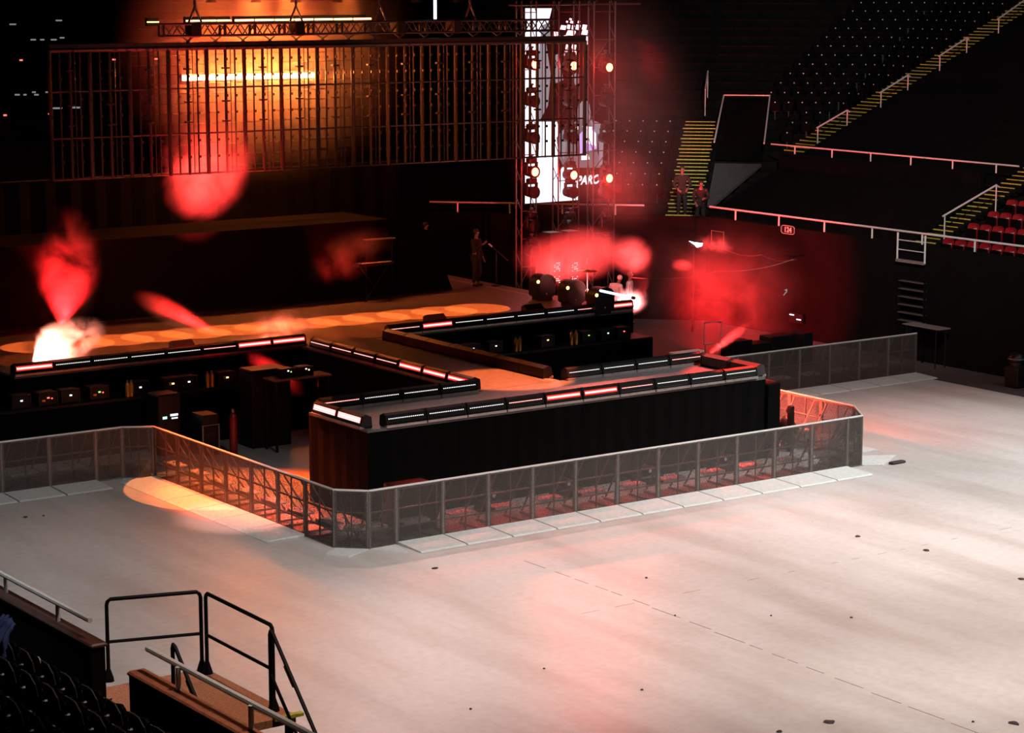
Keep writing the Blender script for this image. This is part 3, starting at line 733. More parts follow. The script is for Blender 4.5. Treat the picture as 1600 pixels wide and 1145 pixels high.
# vomitory
A_, B_, C_, D_ = plC(1116, 222, .9), plC(1131, 149, .9), plC(1203, 149, .9), plC(1194, 224, .9)
handrail('vomitory_rail', 'bright steel rail framing the dark doorway in the corner stand', [A_, B_, C_, D_], .032, [], .5, cat='rail')
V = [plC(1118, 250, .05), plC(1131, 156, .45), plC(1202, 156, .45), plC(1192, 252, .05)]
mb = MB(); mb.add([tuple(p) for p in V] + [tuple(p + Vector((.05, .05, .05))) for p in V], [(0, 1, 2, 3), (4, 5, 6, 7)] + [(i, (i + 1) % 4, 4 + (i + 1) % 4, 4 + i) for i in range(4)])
struct(mb.obj('doorway_shade', M['black']))  # flat black sheet painted in for the shade inside the doorway
V = [plC(1105, 319, .12), plC(1117, 255, .12), plC(1190, 256, .12), plC(1112, 322, .12)]
mb = MB(); mb.add([tuple(p) for p in V] + [tuple(p - Vector((0, 0, .1))) for p in V], [(0, 1, 2, 3), (4, 5, 6, 7)] + [(i, (i + 1) % 4, 4 + (i + 1) % 4, 4 + i) for i in range(4)])
struct(mb.obj('wall_ramp', mat('grey ramp concrete', (.05, .045, .045), .8, noise=.2)))

# seats
def make_seat(name, label, m, platem, loc, rz, grp=None, num=True, script=False):
    t = thing(name, label, 'seat', loc, rz, grp)
    b = MB(); pr = []
    for (y, z, w) in ((.02, .32, .205), (.05, .5, .22), (.09, .74, .225), (.105, .84, .20), (.108, .875, .13)): pr.append((y, z, w))
    V_ = []
    for (y, z, w) in pr: V_ += [(-w, y - .05, z), (-w * .4, y, z), (w * .4, y, z), (w, y - .05, z), (w, y - .015, z), (w * .4, y + .035, z), (-w * .4, y + .035, z), (-w, y - .015, z)]
    F = []
    for k in range(4):
        for i in range(8): F.append((k * 8 + i, k * 8 + (i + 1) % 8, k * 8 + 8 + (i + 1) % 8, k * 8 + 8 + i))
    F += [tuple(range(7, -1, -1)), tuple(range(32, 40))]
    b.add(V_, F); b.obj('backrest', m, t, smooth=True)
    MB().bevbox((0, -.06, .53), (.42, .07, .38), .025).obj('seat_pan', M['seat'], t)
    l = MB(); l.box((0, .03, .17), (.05, .06, .34)); l.box((0, .03, .33), (.36, .05, .04)); l.obj('bracket', M['black_paint'], t)
    if num: MB().lathe([(.024, -.006), (.024, .006)], (0, -.103, .66), 10, 'y').obj('number_plate', platem, t)
    if script:
        s_ = MB()
        for i in range(5): s_.box((-.11 + i * .055, .062, .67 + i * .012), (.022, .008, .05 - .006 * (i % 2)), Matrix.Rotation(.4, 3, 'Y'))
        s_.obj('white_script', M['plate'], t)
    return t
DSEAT = None
cnt = 0
# dark seats: rows on the right section, then round the corner; backs face away from the arena
def seat_at(x, y, z, rz, label, grp):
    global DSEAT, cnt
    cnt += 1
    if DSEAT is None:
        DSEAT = make_seat('stadium_chair', label, M['seat'], M['plate'], (x, y, z), rz, grp); return DSEAT
    return dup(DSEAT, label, (x, y, z), rz, grp)
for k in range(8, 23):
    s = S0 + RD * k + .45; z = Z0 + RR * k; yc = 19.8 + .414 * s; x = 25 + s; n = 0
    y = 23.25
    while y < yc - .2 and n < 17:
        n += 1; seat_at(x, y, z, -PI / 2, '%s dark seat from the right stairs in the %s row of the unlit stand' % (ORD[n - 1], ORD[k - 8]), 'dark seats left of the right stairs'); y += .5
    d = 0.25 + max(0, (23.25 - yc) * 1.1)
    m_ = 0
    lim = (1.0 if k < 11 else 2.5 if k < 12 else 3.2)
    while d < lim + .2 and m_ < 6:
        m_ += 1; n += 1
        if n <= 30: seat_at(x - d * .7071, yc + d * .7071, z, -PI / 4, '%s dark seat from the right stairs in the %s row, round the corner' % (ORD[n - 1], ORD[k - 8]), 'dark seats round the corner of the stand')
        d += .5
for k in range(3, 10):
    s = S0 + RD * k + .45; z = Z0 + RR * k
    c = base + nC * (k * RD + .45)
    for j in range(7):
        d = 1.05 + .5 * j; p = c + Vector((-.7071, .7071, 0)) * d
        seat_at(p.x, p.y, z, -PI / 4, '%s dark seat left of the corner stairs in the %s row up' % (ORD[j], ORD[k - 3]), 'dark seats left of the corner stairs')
# red seats
RS = None
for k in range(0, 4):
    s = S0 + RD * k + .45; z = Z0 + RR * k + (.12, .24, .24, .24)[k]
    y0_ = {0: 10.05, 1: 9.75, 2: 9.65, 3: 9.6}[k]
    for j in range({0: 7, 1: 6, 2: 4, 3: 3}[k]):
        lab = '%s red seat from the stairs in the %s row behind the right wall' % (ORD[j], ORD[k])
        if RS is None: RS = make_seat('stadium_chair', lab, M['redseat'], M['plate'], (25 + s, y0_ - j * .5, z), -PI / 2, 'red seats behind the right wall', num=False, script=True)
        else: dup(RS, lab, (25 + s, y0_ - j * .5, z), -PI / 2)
# sign 124
def text(body, size, m, parent, loc, rot, name, align='CENTER', ext=.004, shear=0.0, off=.006):
    c = bpy.data.curves.new(name, 'FONT'); c.body = body; c.size = size; c.align_x = align; c.align_y = 'CENTER'; c.extrude = ext; c.offset = off; c.shear = shear
    f = bpy.data.objects.new(name + ' curve', c); COL.objects.link(f); bpy.context.view_layer.update()
    me = bpy.data.meshes.new_from_object(f.evaluated_get(bpy.context.evaluated_depsgraph_get())); bpy.data.objects.remove(f); bpy.data.curves.remove(c)
    me.materials.clear(); me.materials.append(m)
    o = bpy.data.objects.new(name, me); COL.objects.link(o); o.parent = parent; o.location = loc; o.rotation_euler = rot; return o
def late_word():
    p = Yp(879, 284, SY - .06)
    o = text('DISPAROU', 1.0, G['r'], SCR, (p.x - so.x, -.10, p.z - so.z), (PI / 2, 0, 0), 'screen_word', 'LEFT', 0.0, .25, .03)
    w = max(v.co.x for v in o.data.vertices); wd = Yp(947, 284, SY - .06).x - p.x; o.scale = (wd / w, .40, 1)
late_word()
p = Xp(1231, 359, 24.97)
t = thing('section_sign', 'small sign reading 124 on the right arena wall below the handrail', 'sign', p, -PI / 2)
MB().bevbox((0, .015, 0), (.62, .02, .26), .008).obj('board', M['black_paint'], t)
fr = MB(); R_ = [(-.24, -.13), (.24, -.13), (.31, -.08), (.31, .08), (.24, .13), (-.24, .13), (-.31, .08), (-.31, -.08), (-.24, -.13)]
fr.path([(x, -.003, z) for x, z in R_], .008, 5); fr.obj('border', M['plate'], t)
text('124', .24, M['plate'], t, (0, -.004, -.005), (PI / 2, 0, 0), 'digits')
# gate in the right wall
p = Xp(1403, 365, 24.93); q = Xp(1446, 370, 24.93); zb = Xp(1403, 406, 24.93).z
t = thing('wall_gate', 'small steel gate frame hanging from the right wall handrail', 'gate', (24.93, (p.y + q.y) / 2, zb)); o = t.location
m = MB()
for y in (p.y, q.y): m.tube((24.93, y, zb), (24.93, y, ZR - .03), .03, 8)
m.obj('uprights', M['rail'], t, sub=o)
for z in (zb + .33, zb + .62): MB().tube((24.93, p.y, z), (24.93, q.y, z), .016, 6).obj('bar', M['rail'], t, sub=o)
MB().bbox((24.86, q.y, zb - .04), (24.98, p.y, zb + .04)).obj('threshold', M['steel'], t, sub=o)
t = thing('wall_ladder', 'faint ladder rungs on the dark wall below the gate', 'ladder', (24.9, (p.y + q.y) / 2, 0)); o = t.location
for i in range(6):
    z = 2.36 - i * .24; MB().bbox((24.8, q.y - .1, z), (24.95, p.y - .2, z + .03)).obj('rung', mat('dull rung', (.06, .055, .05), .6, noise=.2) if i == 0 else bpy.data.materials['dull rung'], t, sub=o)
m = MB()
for y in (q.y - .1, p.y - .2): m.bbox((24.82, y - .02, 0), (24.9, y + .02, 2.45))
m.obj('stringers', M['darkwall'], t, sub=o)
p = Xp(1451, 509, 24.6)
t = thing('folded_table', 'dark table with a bright edge against the right wall', 'table', (24.5, p.y, 0))
MB().box((0, 0, p.z), (.5, 1.5, .03)).obj('top', M['steel'], t)
for x in (-.2, .2):
    for y in (-.6, .6): MB().tube((x, y, 0), (x, y, p.z), .018).obj('leg', M['black_paint'], t)
# dark case with a domed lamp near the right edge
p = Zp(1588, 604, 0)
t = thing('floor_case', 'black case with a domed lamp on top at the right edge', 'case', (p.x, p.y, 0))
MB().bevbox((0, 0, .3), (.5, .5, .6), .03).obj('body', M['housing'], t)
MB().lathe([(.2, 0), (.2, .12), (.26, .16), (.26, .22), (.2, .33), (.08, .40), (.02, .41)], (0, 0, .6), 16).obj('dome', M['housing'], t, smooth=True)
MB().lathe([(.262, .0), (.27, .01), (.262, .02)], (0, 0, .8), 16).obj('rim', M['steel'], t)
# cables drooping across the red haze
def cable(pts, label):
    n = []
    for i in range(len(pts) - 1):
        a, b = pts[i], pts[i + 1]
        for j in range(8): f = j / 8; q = a.lerp(b, f); q.z -= .25 * f * (1 - f) * 2; n.append(q)
    n.append(pts[-1]); o = pts[0]
    return tag(MB().path([q - o for q in n], .018, 5).obj('cable', M['bar'], loc=o), label, 'cable')
cable([Zp(985, 433, 2.2), Xp(1120, 424, 22.5), Xp(1240, 405, 24.6)], 'drooping cable running right from the stage to the wall')
cable([Xp(1130, 388, 24.5), Xp(1190, 398, 24.5), Xp(1245, 405, 24.6)], 'thin cable sloping down along the right wall')
# sign box on the wall behind the smoke
p = Xp(1121, 373, 24.9)
t = thing('wall_board', 'small framed board on the wall behind the red smoke', 'board', p, -PI / 2)
MB().box((0, .03, 0), (.62, .04, .5)).obj('panel', M['black_paint'], t)
fr = MB().path([(-.31, 0, -.25), (.31, 0, -.25), (.31, 0, .25), (-.31, 0, .25), (-.31, 0, -.25)], .012, 5); fr.obj('frame', M['steel'], t)

# ------------------------------------------------------------------ near stand: seats, rails, platform
handrail('handrail', 'thick steel handrail on the wall cap at the far left corner of the picture', [(-13.08, -13.62, 3.78), (-13.08, 4, 3.78)], .034, [(-13.08, -13.62 + .95 + 1.62 * i, 3.78) for i in range(9)], .27, rp=.03)
handrail('handrail', 'thick steel handrail in front of the platform at the bottom edge', [(-13.0, -15.0, 3.75), (-13.0, -26, 3.75)], .036, [(-13.04, -15.85, 3.75), (-13.04, -17.55, 3.75), (-13.04, -19.3, 3.75)], .3, rp=.032)
NS = None
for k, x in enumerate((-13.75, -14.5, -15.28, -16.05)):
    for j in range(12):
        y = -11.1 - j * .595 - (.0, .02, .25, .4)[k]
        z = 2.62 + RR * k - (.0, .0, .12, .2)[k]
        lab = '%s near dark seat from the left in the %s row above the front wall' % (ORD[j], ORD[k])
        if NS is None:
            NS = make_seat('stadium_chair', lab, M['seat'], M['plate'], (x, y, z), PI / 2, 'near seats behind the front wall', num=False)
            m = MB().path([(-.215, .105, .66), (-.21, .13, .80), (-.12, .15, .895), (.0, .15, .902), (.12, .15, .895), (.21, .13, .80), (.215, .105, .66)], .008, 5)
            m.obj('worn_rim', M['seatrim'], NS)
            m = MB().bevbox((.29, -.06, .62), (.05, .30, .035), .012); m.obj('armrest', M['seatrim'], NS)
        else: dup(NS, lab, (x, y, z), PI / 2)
# round number disc 6
p = Xp(60, 1034, -15.1)
t = thing('number_disc', 'round white disc reading 6 on the back of a near seat', 'sign', p, -PI / 2 )
MB().lathe([(.058, -.006), (.058, .006)], (0, 0, 0), 20, 'y').obj('disc', M['plate'], t)
text('6', .07, M['black_paint'], t, (0, -.008, 0), (PI / 2, 0, 0), 'digit')
p = Xp(17, 1048, -14.6)
# blue jacket
p = Xp(12, 1004, -14.0)
mb = MB(); nx, ny = 10, 12; P = []
for j in range(ny):
    for i in range(nx):
        u = i / (nx - 1) - .5; v = j / (ny - 1)
        P.append((-.16 * math.sin(v * PI * .9) - .05 * math.sin(i * 1.9 + j * .7) - .1 * v, u * (.74 - .3 * (1 - v)), .30 - .66 * v + .035 * math.cos(i * 2.1) - .12 * u * u))
mb.add(P, [(j * nx + i, j * nx + i + 1, j * nx + nx + i + 1, j * nx + nx + i) for j in range(ny - 1) for i in range(nx - 1)])
o = mb.obj('jacket', M['blue'], loc=p, smooth=True); tag(o, 'blue jacket slung over a near seat at the left edge', 'jacket')
md = o.modifiers.new('s', 'SOLIDIFY'); md.thickness = .03
p = Xp(17, 1053, -14.5)
tag(MB().box((0, 0, 0), (.02, .05, .09), Matrix.Rotation(.5, 3, 'X')).obj('paper_slip', mat('yellow green slip', (.5, .55, .05), .6), loc=p), 'small yellow green slip stuck to a near seat', 'slip')

# platform beyond the gap in the near wall
PZ = 2.6
t = thing('access_platform', 'rusty brown grating platform with black legs beyond the front wall', 'platform', (-12.05, -13.9, 0)); o = t.location
MB().bbox((-12.97, -15.1, PZ - .1), (-11.08, -12.75, PZ)).obj('grating', M['rust'], t, sub=o)
m = MB()
for x in (-12.9, -11.12):
    for y in (-15.0, -12.85): m.bbox((x - .04, y - .04, 0), (x + .04, y + .04, PZ - .1))
m.obj('legs', M['railblack'], t, sub=o)
MB().bbox((-11.4, -15.16, PZ - .01), (-11.0, -15.08, PZ + .03)).obj('yellow_edge', M['yellow'], t, sub=o)
t = thing('platform_stairs', 'black stairs leading down from the platform to the floor', 'stairs', (-12, -17, 0)); o = t.location
for k in range(9): MB().bbox((-12.9, -15.1 - .27 * (k + 1), PZ - .26 * (k + 1) - .05), (-11.15, -15.1 - .27 * k, PZ - .26 * (k + 1))).obj('step', M['railblack'], t, sub=o)
def guard(label, a, b, mid, h=1.08):
    a = Vector(a); b = Vector(b); d = (b - a).normalized(); t = thing('guard_rail', label, 'rail', a); o = a; r = .026
    top = Vector((0, 0, h)); pts = [a, a + top * .93]
    pts += [a + top * .97 + d * .012, a + top + d * .05, b + top - d * .05, b + top * .97 - d * .012, b + top * .93, b]
    MB().path([q - o for q in pts], r, 8).obj('tube_frame', M['railblack'], t, smooth=True)
    MB().tube(a + Vector((0, 0, mid)) - o, b + Vector((0, 0, mid)) - o, r * .85, 8).obj('middle_rail', M['railblack'], t)
    for q in (a, b):
        MB().lathe([(.075, 0), (.07, .04), (.03, .16)], q - o, 8).obj('foot_socket', M['railblack'], t)
    return t
g1 = Zp(170, 1064, PZ); g2 = Zp(316, 1050, PZ); g3 = Zp(324, 1052, PZ); g4 = Zp(428, 1110, PZ)
guard('black guard rail panel across the back of the platform', g1, g2, .52)
guard('black guard rail panel along the floor side of the platform', g3, g4, .52)
# stair handrails
def stair_rail(label, px, top, slope_to, mid):
    t = thing('stair_rail', label, 'rail', px); a = Vector(px); r = .026
    e = a + Vector(slope_to)
    pts = [(0, 0, 0), (0, 0, top - .05), (0, -.02, top), (0, -.07, top - .02), Vector(slope_to) + Vector((0, 0, top))]
    MB().path(pts, r, 8).obj('tube_frame', M['railblack'], t, smooth=True)
    if mid: MB().tube((0, 0, mid), Vector(slope_to) + Vector((0, 0, mid)), r * .85, 8).obj('middle_rail', M['railblack'], t)
    v = Vector(slope_to)
    MB().tube(v * .14 + Vector((0, 0, top)), v * .22 + Vector((0, 0, top)), r * 1.08, 8).obj('yellow_tape', M['yellow'], t)
    return t
g5 = Zp(424, 1114, PZ)
stair_rail('black stair rail with yellow tape sloping down from the platform', g5, 1.05, (0, -2.6, -2.55), .5)
g6 = Zp(276, 1078, PZ); g6.z = PZ
stair_rail('short inner stair rail partly hidden behind the steel handrail', (-12.45, -14.55, PZ), 1.0, (0, -2.6, -2.55), None)

# ------------------------------------------------------------------ equipment in the pits
def rackbox(name, label, loc, d, rz=0, grp=None, cat='case', lights=()):
    t = thing(name, label, cat, loc, rz, grp)
    MB().bevbox((0, 0, d[2] / 2), d, .025).obj('body', M['housing'], t)
    m = MB()
    for x in (-d[0] / 2, d[0] / 2): m.box((x, -d[1] / 2, d[2] / 2), (.025, .025, d[2]))
    m.box((0, -d[1] / 2, d[2]), (d[0], .025, .02)); m.obj('edge_trim', M['bar'], t)
    for (x, z, w, h, mm) in lights: MB().box((x, -d[1] / 2 - .008, z), (w, .012, h)).obj('indicator', M[mm], t)
    return t
SZ = 1.35
t = thing('gear_ledge', 'dark ledge carrying a row of equipment below the left main stage edge', 'shelf', (1.0, 11.9, 0)); o = t.location
MB().bbox((-4.2, 11.5, SZ - .06), (4.9, 12.38, SZ)).obj('board', M['housing'], t, sub=o)
MB().bbox((-4.2, 11.49, .01), (4.9, 11.5, SZ - .06)).obj('skirt', M['black'], t, sub=o)
LPOS = [(33, 610, 'ledwhite'), (75, 608, 'ledred'), (110, 602, 'ledwhite'), (155, 600, 'ledgreen'), (219, 590, 'ledwhite'), (270, 588, 'ledamber'), (295, 582, 'ledwhite'), (355, 580, 'ledamber')]
for i, (px, py, mm) in enumerate(LPOS):
    q = Yp(px, py, 11.62)
    L = [(.0, .20, .06, .035, mm)]
    if mm in ('ledred', 'ledgreen'): L += [(.09, .18, .03, .03, 'ledred'), (-.12, .14, .08, .05, 'amber')]
    if mm == 'ledamber': L += [(-.07, .2, .07, .07, 'plate')]
    rackbox('effect_unit', '%s black effect unit from the left with a small %s light under the main stage' % (ORD[i], {'ledwhite': 'white', 'ledred': 'red', 'ledgreen': 'green', 'ledamber': 'amber'}[mm]), (q.x, 11.8, SZ), (.46, .36, .34), 0, 'effect units on the ledge left of the catwalk', 'machine', L)
def bottle(loc, label, grp):
    t = thing('gas_bottle', label, 'bottle', loc, 0, grp)
    MB().lathe([(.05, 0), (.055, .02), (.055, .30), (.03, .36), (.02, .37)], (0, 0, 0), 12).obj('cylinder', M['amber'], t, smooth=True)
    MB().lathe([(.02, .37), (.025, .38), (.025, .41), (.01, .42)], (0, 0, 0), 10).obj('valve', M['steel'], t)
for j, px in enumerate((199, 205, 324, 331)):
    q = Yp(px, 606 if j < 2 else 591, 11.6); bottle((q.x, 11.6, SZ), '%s brass gas bottle from the left on the ledge' % ORD[j], 'brass bottles on the left ledge')
for j, px in enumerate((806, 812, 893, 900)):
    q = Yp(px, 540 if j < 2 else 530, 11.6); bottle((q.x, 11.6, SZ), '%s brass gas bottle from the left beside the right pit' % ORD[j], 'brass bottles in the right pit')
t = thing('gear_ledge', 'dark ledge with equipment below the right main stage edge', 'shelf', (12.0, 11.9, 0)); o = t.location
MB().bbox((7.6, 11.5, SZ - .06), (16.0, 12.38, SZ)).obj('board', M['housing'], t, sub=o)
MB().bbox((7.6, 11.49, .01), (16.0, 11.5, SZ - .06)).obj('skirt', M['black'], t, sub=o)
for i, (px, mm) in enumerate(((715, 'ledgreen'), (740, 'ledwhite'), (775, 'ledwhite'), (856, 'ledamber'), (920, 'ledgreen'), (950, 'ledwhite'), (975, 'ledred'))):
    q = Yp(px, 530, 11.62)
    rackbox('effect_unit', '%s black effect unit from the catwalk with a small %s light in the right pit' % (ORD[i], {'ledwhite': 'white', 'ledred': 'red', 'ledgreen': 'green', 'ledamber': 'amber'}[mm]), (q.x, 11.8, SZ), (.42, .36, .34), 0, 'effect units on the ledge right of the catwalk', 'machine', [(0, .22, .05, .03, mm)])
q = Yp(412, 580, 10.4)
rackbox('road_case', 'large black road case with a red lit top edge in the left pit', (q.x, 10.4, 0), (1.05, .7, q.z + .1), 0, None, 'case', [(.45, q.z, .03, .03, 'ledwhite'), (.40, q.z + .06, .04, .03, 'ledgreen')])
q = Yp(465, 588, 9.6)
t = thing('work_table', 'pale topped work table beside the catwalk in the left pit', 'table', (q.x, 9.6, 0)); 
MB().box((0, 0, q.z), (1.6, .6, .04)).obj('top', mat('worn tan board', (.16, .10, .085), .7, noise=.5, nscale=14), t)
for x in (-.75, .75):
    for y in (-.25, .25): MB().box((x, y, q.z / 2), (.05, .05, q.z)).obj('leg', M['black_paint'], t)
for j, px in enumerate((446, 474)):
    q2 = Yp(px, 566, 9.6); rackbox('mixer_unit', ('left' if j == 0 else 'right') + ' small control unit with status lights on the pale table', (q2.x, 9.65, q.z + .02), (.4, .35, .22), 0, None, 'machine', [(0, .17, .04, .03, 'ledwhite'), (.08, .14, .03, .03, 'ledamber' if j else 'ledgreen')])
# lit control rack and framed case, red cylinder
q = Yp(265, 650, 10.6)
t = thing('control_rack', 'black control rack with two bright small displays behind the left barriers', 'rack', (q.x, 10.6, 0))
MB().bevbox((0, .3, .75), (.62, .6, 1.5), .03).obj('body', M['housing'], t)
MB().box((.12, -.008, q.z + .02), (.20, .012, .05)).obj('long_display', glow('display white', (.75, .85, 1), 2.2), t)
MB().box((.13, -.008, q.z - .06), (.16, .012, .03)).obj('text_display', M['ledwhite'], t)
MB().box((-.13, -.008, q.z - .03), (.11, .012, .06)).obj('green_display', glow('display mint', (.55, 1, .75), 1.6), t)
q = Zp(330, 706, 0.35); q = Yp(330, 690, 9.9)
t = thing('framed_case', 'upright black case edged with a pale metal frame in the left pit', 'case', (q.x, 9.9, 0))
MB().box((0, .3, .52), (.42, .55, 1.0)).obj('body', M['housing'], t)
hh = Yp(330, 664, 9.9).z
MB().path([(-.22, 0, .02), (-.22, 0, hh), (.22, 0, hh), (.22, 0, .02)], .02, 6).obj('metal_frame', M['steel'], t)
MB().box((0, -.01, hh - .25), (.22, .01, .1)).obj('dim_label', M['bar'], t)
q = Yp(365, 690, 9.6)
t = thing('red_extinguisher', 'tall slim red cylinder standing beside the framed case', 'cylinder', (q.x, 9.6, 0))
MB().lathe([(.09, 0), (.1, .03), (.1, .95), (.07, 1.04), (.03, 1.08)], (0, 0, 0), 16).obj('body', M['redcyl'], t, smooth=True)
MB().lathe([(.03, 1.08), (.035, 1.1), (.035, 1.15), (.015, 1.17)], (0, 0, 0), 10).obj('valve', M['steel'], t)
MB().path([(.03, 0, 1.12), (.14, -.02, 1.1), (.16, -.03, .8), (.13, -.04, .5)], .012, 6).obj('hose', M['black_paint'], t)
# small floor lights and cases in the front pit
for i, (px, py) in enumerate(((619, 739), (768, 722), (885, 705), (1012, 686), (1130, 668))):
    q = Yp(px, py, 1.35)
    t = thing('floor_fan', '%s low dark machine from the left with a glinting lens in the front pit' % ORD[i], 'machine', (q.x, 1.35, 0), 0, 'floor machines in the front pit')
    MB().bevbox((0, 0, .12), (.7, .4, .24), .03).obj('base', M['housing'], t)
    MB().lathe([(.1, -.1), (.12, -.05), (.12, .1), (.06, .16)], (-.05, -.05, .36), 12, 'y').obj('barrel', M['housing'], t)
    MB().lathe([(.045, -.12), (.03, -.11), (.001, -.105)], (-.05, -.05, .36), 10, 'y').obj('lens', M['plate'], t)
    MB().box((.12, -.05, .36), (.2, .2, .12)).obj('motor', M['bar'], t)
q = Zp(614, 800, 0)
t = thing('flight_case', 'grey edged flat trunk just behind the front left barriers', 'trunk', (.95, .95, 0))
MB().bevbox((0, 0, .5), (.95, .6, 1.0), .02).obj('body', M['housing'], t)
m = MB()
for x in (-.47, .47): m.box((x, -.3, .5), (.03, .03, 1.0))
for z in (.02, .98): m.box((0, -.3, z), (.95, .03, .03))
m.obj('edge_trim', M['steel'], t)
# dark post by the right pit
q = Zp(1236, 668, 0)
pz = Yp(1236, 634, 2.2)
tag(MB().bevbox((0, 0, pz.z / 2), (.13, .13, pz.z), .01).obj('black_post', M['black_paint'], loc=(pz.x, 2.2, 0)), 'slim black post standing beside the crouching person', 'post')

# far pit area right of the stage
q = Yp(1113, 550, 9.8)
t = thing('metal_frame', 'pale open rectangular frame on legs behind the cross stage', 'frame', (q.x, 9.8, 0)); 
za, zb_ = Yp(1113, 537, 9.8).z, Yp(1113, 503, 9.8).z; hw = .31
MB().path([(-hw, 0, za), (hw, 0, za), (hw, 0, zb_), (-hw, 0, zb_), (-hw, 0, za)], .018, 6).obj('border', M['rail'], t)
m = MB()
for x in (-hw + .05, hw - .05): m.tube((x, 0, 0), (x, 0, za), .016, 6)
m.obj('legs', M['steel'], t)
q = Yp(1073, 550, 8.6)
t = thing('stacked_bench', 'pale low bench seen over the back edge of the cross stage', 'bench', (q.x, 8.6, 0))
for dz in (0, -.16): MB().box((0, 0, q.z + dz), (1.0, .3, .05)).obj('plank', M['tread'], t)
for x in (-.4, .4): MB().box((x, 0, q.z / 2), (.05, .05, q.z)).obj('leg', M['steel'], t)
for i, (px, py, w, h_) in enumerate(((1215, 528, .95, .75), (1252, 524, .35, .9), (1180, 540, .9, .55), (1150, 536, .7, .6))):
    q = Yp(px, py, 11.5)
    rackbox('stage_case', ['dark framed case behind the far right barriers, widest of the group', 'narrow upright dark case beside the widest one', 'low dark case behind the tilted red light bars', 'small dark case at the left of the case group'][i], (q.x, 11.5, 0), (w, .6, q.z + .1 if q.z > .3 else h_), 0, None, 'case')
p = Xp(1243, 497, 24.8)
t = thing('wall_lights', 'pair of small white lights on the dark right wall', 'lamp', p, -PI / 2)
MB().box((0, .03, 0), (.6, .05, .3)).obj('backplate', M['black_paint'], t)
for x, z in ((-.18, .09), (.15, -.03)): MB().box((x, 0, z), (.20, .02, .035)).obj('light', M['ledwhite'], t)
p = Xp(1227, 458, 24.9)
t = thing('exit_arrow', 'tiny pale green arrow mark on the right wall', 'sign', p, -PI / 2)
MB().box((0, 0, 0), (.03, .01, .22), Matrix.Rotation(.8, 3, 'Y')).box((.06, 0, .09), (.03, .01, .12)).box((.03, 0, .1), (.13, .01, .03)).obj('arrow', glow('mint sign', (.35, .8, .6), .35), t)

# effect machines with amber lamps at the right end of the main stage, racks, cymbal, tube
for i, (px, py, yy) in enumerate(((847, 468, 15.3), (893, 478, 14.1), (938, 490, 12.95))):
    q = Zp(px, py, DZ)
    t = thing('stage_machine', ['rounded dark machine with an amber lamp, farthest back of three', 'rounded dark machine with an amber lamp, middle of three', 'rounded dark machine with an amber lamp, nearest of three'][i], 'machine', (q.x, q.y, DZ), 0, 'three machines at the stage edge')
    pr = []
    for k in range(13):
        a = PI * k / 12; pr.append((.33 * math.cos(a) * (1 if math.cos(a) > 0 else 1), .50 + .27 * math.sin(a)))
    MB().prism(pr + [(-.33, .16), (-.25, .10), (.25, .10), (.33, .16)], 1, -.22, .22).obj('casing', M['black_paint'], t, smooth=True)
    MB().prism([(x * 1.02, z + .012) for x, z in pr] + [(x * .96, z - .02) for x, z in reversed(pr)], 1, -.235, -.16).obj('top_rim', M['bar'], t)
    MB().box((0, 0, .05), (.5, .34, .1)).obj('base', M['housing'], t)
    MB().lathe([(.052, -.03), (.05, -.01), (.001, .0)], (-.31, -.21, .58), 12, 'y').obj('amber_lamp', M['ledamber'], t)
    MB().sphere((.0, -.22, .2), .022, 8, 6).obj('glint_knob', M['plate'], t)
for i, px in enumerate((870, 898)):
    q = Yp(px, 436, 18.9)
    t = thing('dimmer_rack', ('left' if i == 0 else 'right') + ' tall dark rack with columns of tiny white lights in the red smoke', 'rack', (q.x, 18.9, DZ))
    MB().bevbox((0, .25, .75), (.48, .5, 1.5), .02).obj('body', M['housing'], t)
    zz = Yp(px, 411, 18.9).z - DZ; m = MB()
    for k in range(11):
        if k in (5, 6): continue
        for x in (-.09, -.01, .05, .10):
            if (k + int(x * 100)) % 3: m.box((x, -.006, zz - k * .062), (.028, .012, .022))
    m.obj('indicator_lights', M['dot'], t)
q = Zp(925, 478, DZ)
t = thing('cymbal_stand', 'pale cymbal tilted on a thin stand between the machines', 'cymbal', (q.x + .2, q.y + .5, DZ)); 
MB().tube((0, 0, .3), (0, 0, 1.35), .014, 6).obj('pole', M['rail'], t)
m = MB()
for a in range(3): m.tube((0, 0, .45), (.3 * math.cos(a * 2.1), .3 * math.sin(a * 2.1), 0), .014, 6)
m.obj('tripod', M['rail'], t)
MB().lathe([(.3, 0), (.28, .012), (.08, .03), (.05, .055), (.0, .06)], (0, 0, .95), 20).obj('cymbal', M['amber'], t, smooth=True)
a, b = Zp(938, 454, 2.75), Zp(988, 465, 2.75)
t = thing('light_tube', 'bluish white glowing tube leaning in the red burst', 'lamp', (a + b) / 2)
MB().tube(a - t.location, b - t.location, .035, 8).obj('tube', M['bluetube'], t)
MB().tube(b - t.location, b + (b - a).normalized() * .1 - t.location, .045, 8).obj('end_cap', M['housing'], t)
p = Yp(1088, 380, 18.0)
t = thing('glowing_sliver', 'small white glaring sliver in the red haze', 'lamp', p)  # bright sliver of no known source, put in as a glowing face
m = MB(); m.add([(-.28, 0, .09), (-.1, 0, .04), (.28, 0, -.02), (.24, 0, -.11), (.05, 0, -.14), (-.02, 0, -.06), (-.28, .05, .09), (-.1, .05, .04), (.28, .05, -.02), (.24, .05, -.11), (.05, .05, -.14), (-.02, .05, -.06)],
       [(0, 1, 2, 3, 4, 5), (6, 7, 8, 9, 10, 11)] + [(i, (i + 1) % 6, 6 + (i + 1) % 6, 6 + i) for i in range(6)])
m.obj('glowing_face', glow('sliver white', (1, .9, .88), 5), t)
MB().box((.05, .12, -.02), (.5, .12, .16)).obj('housing', M['housing'], t)
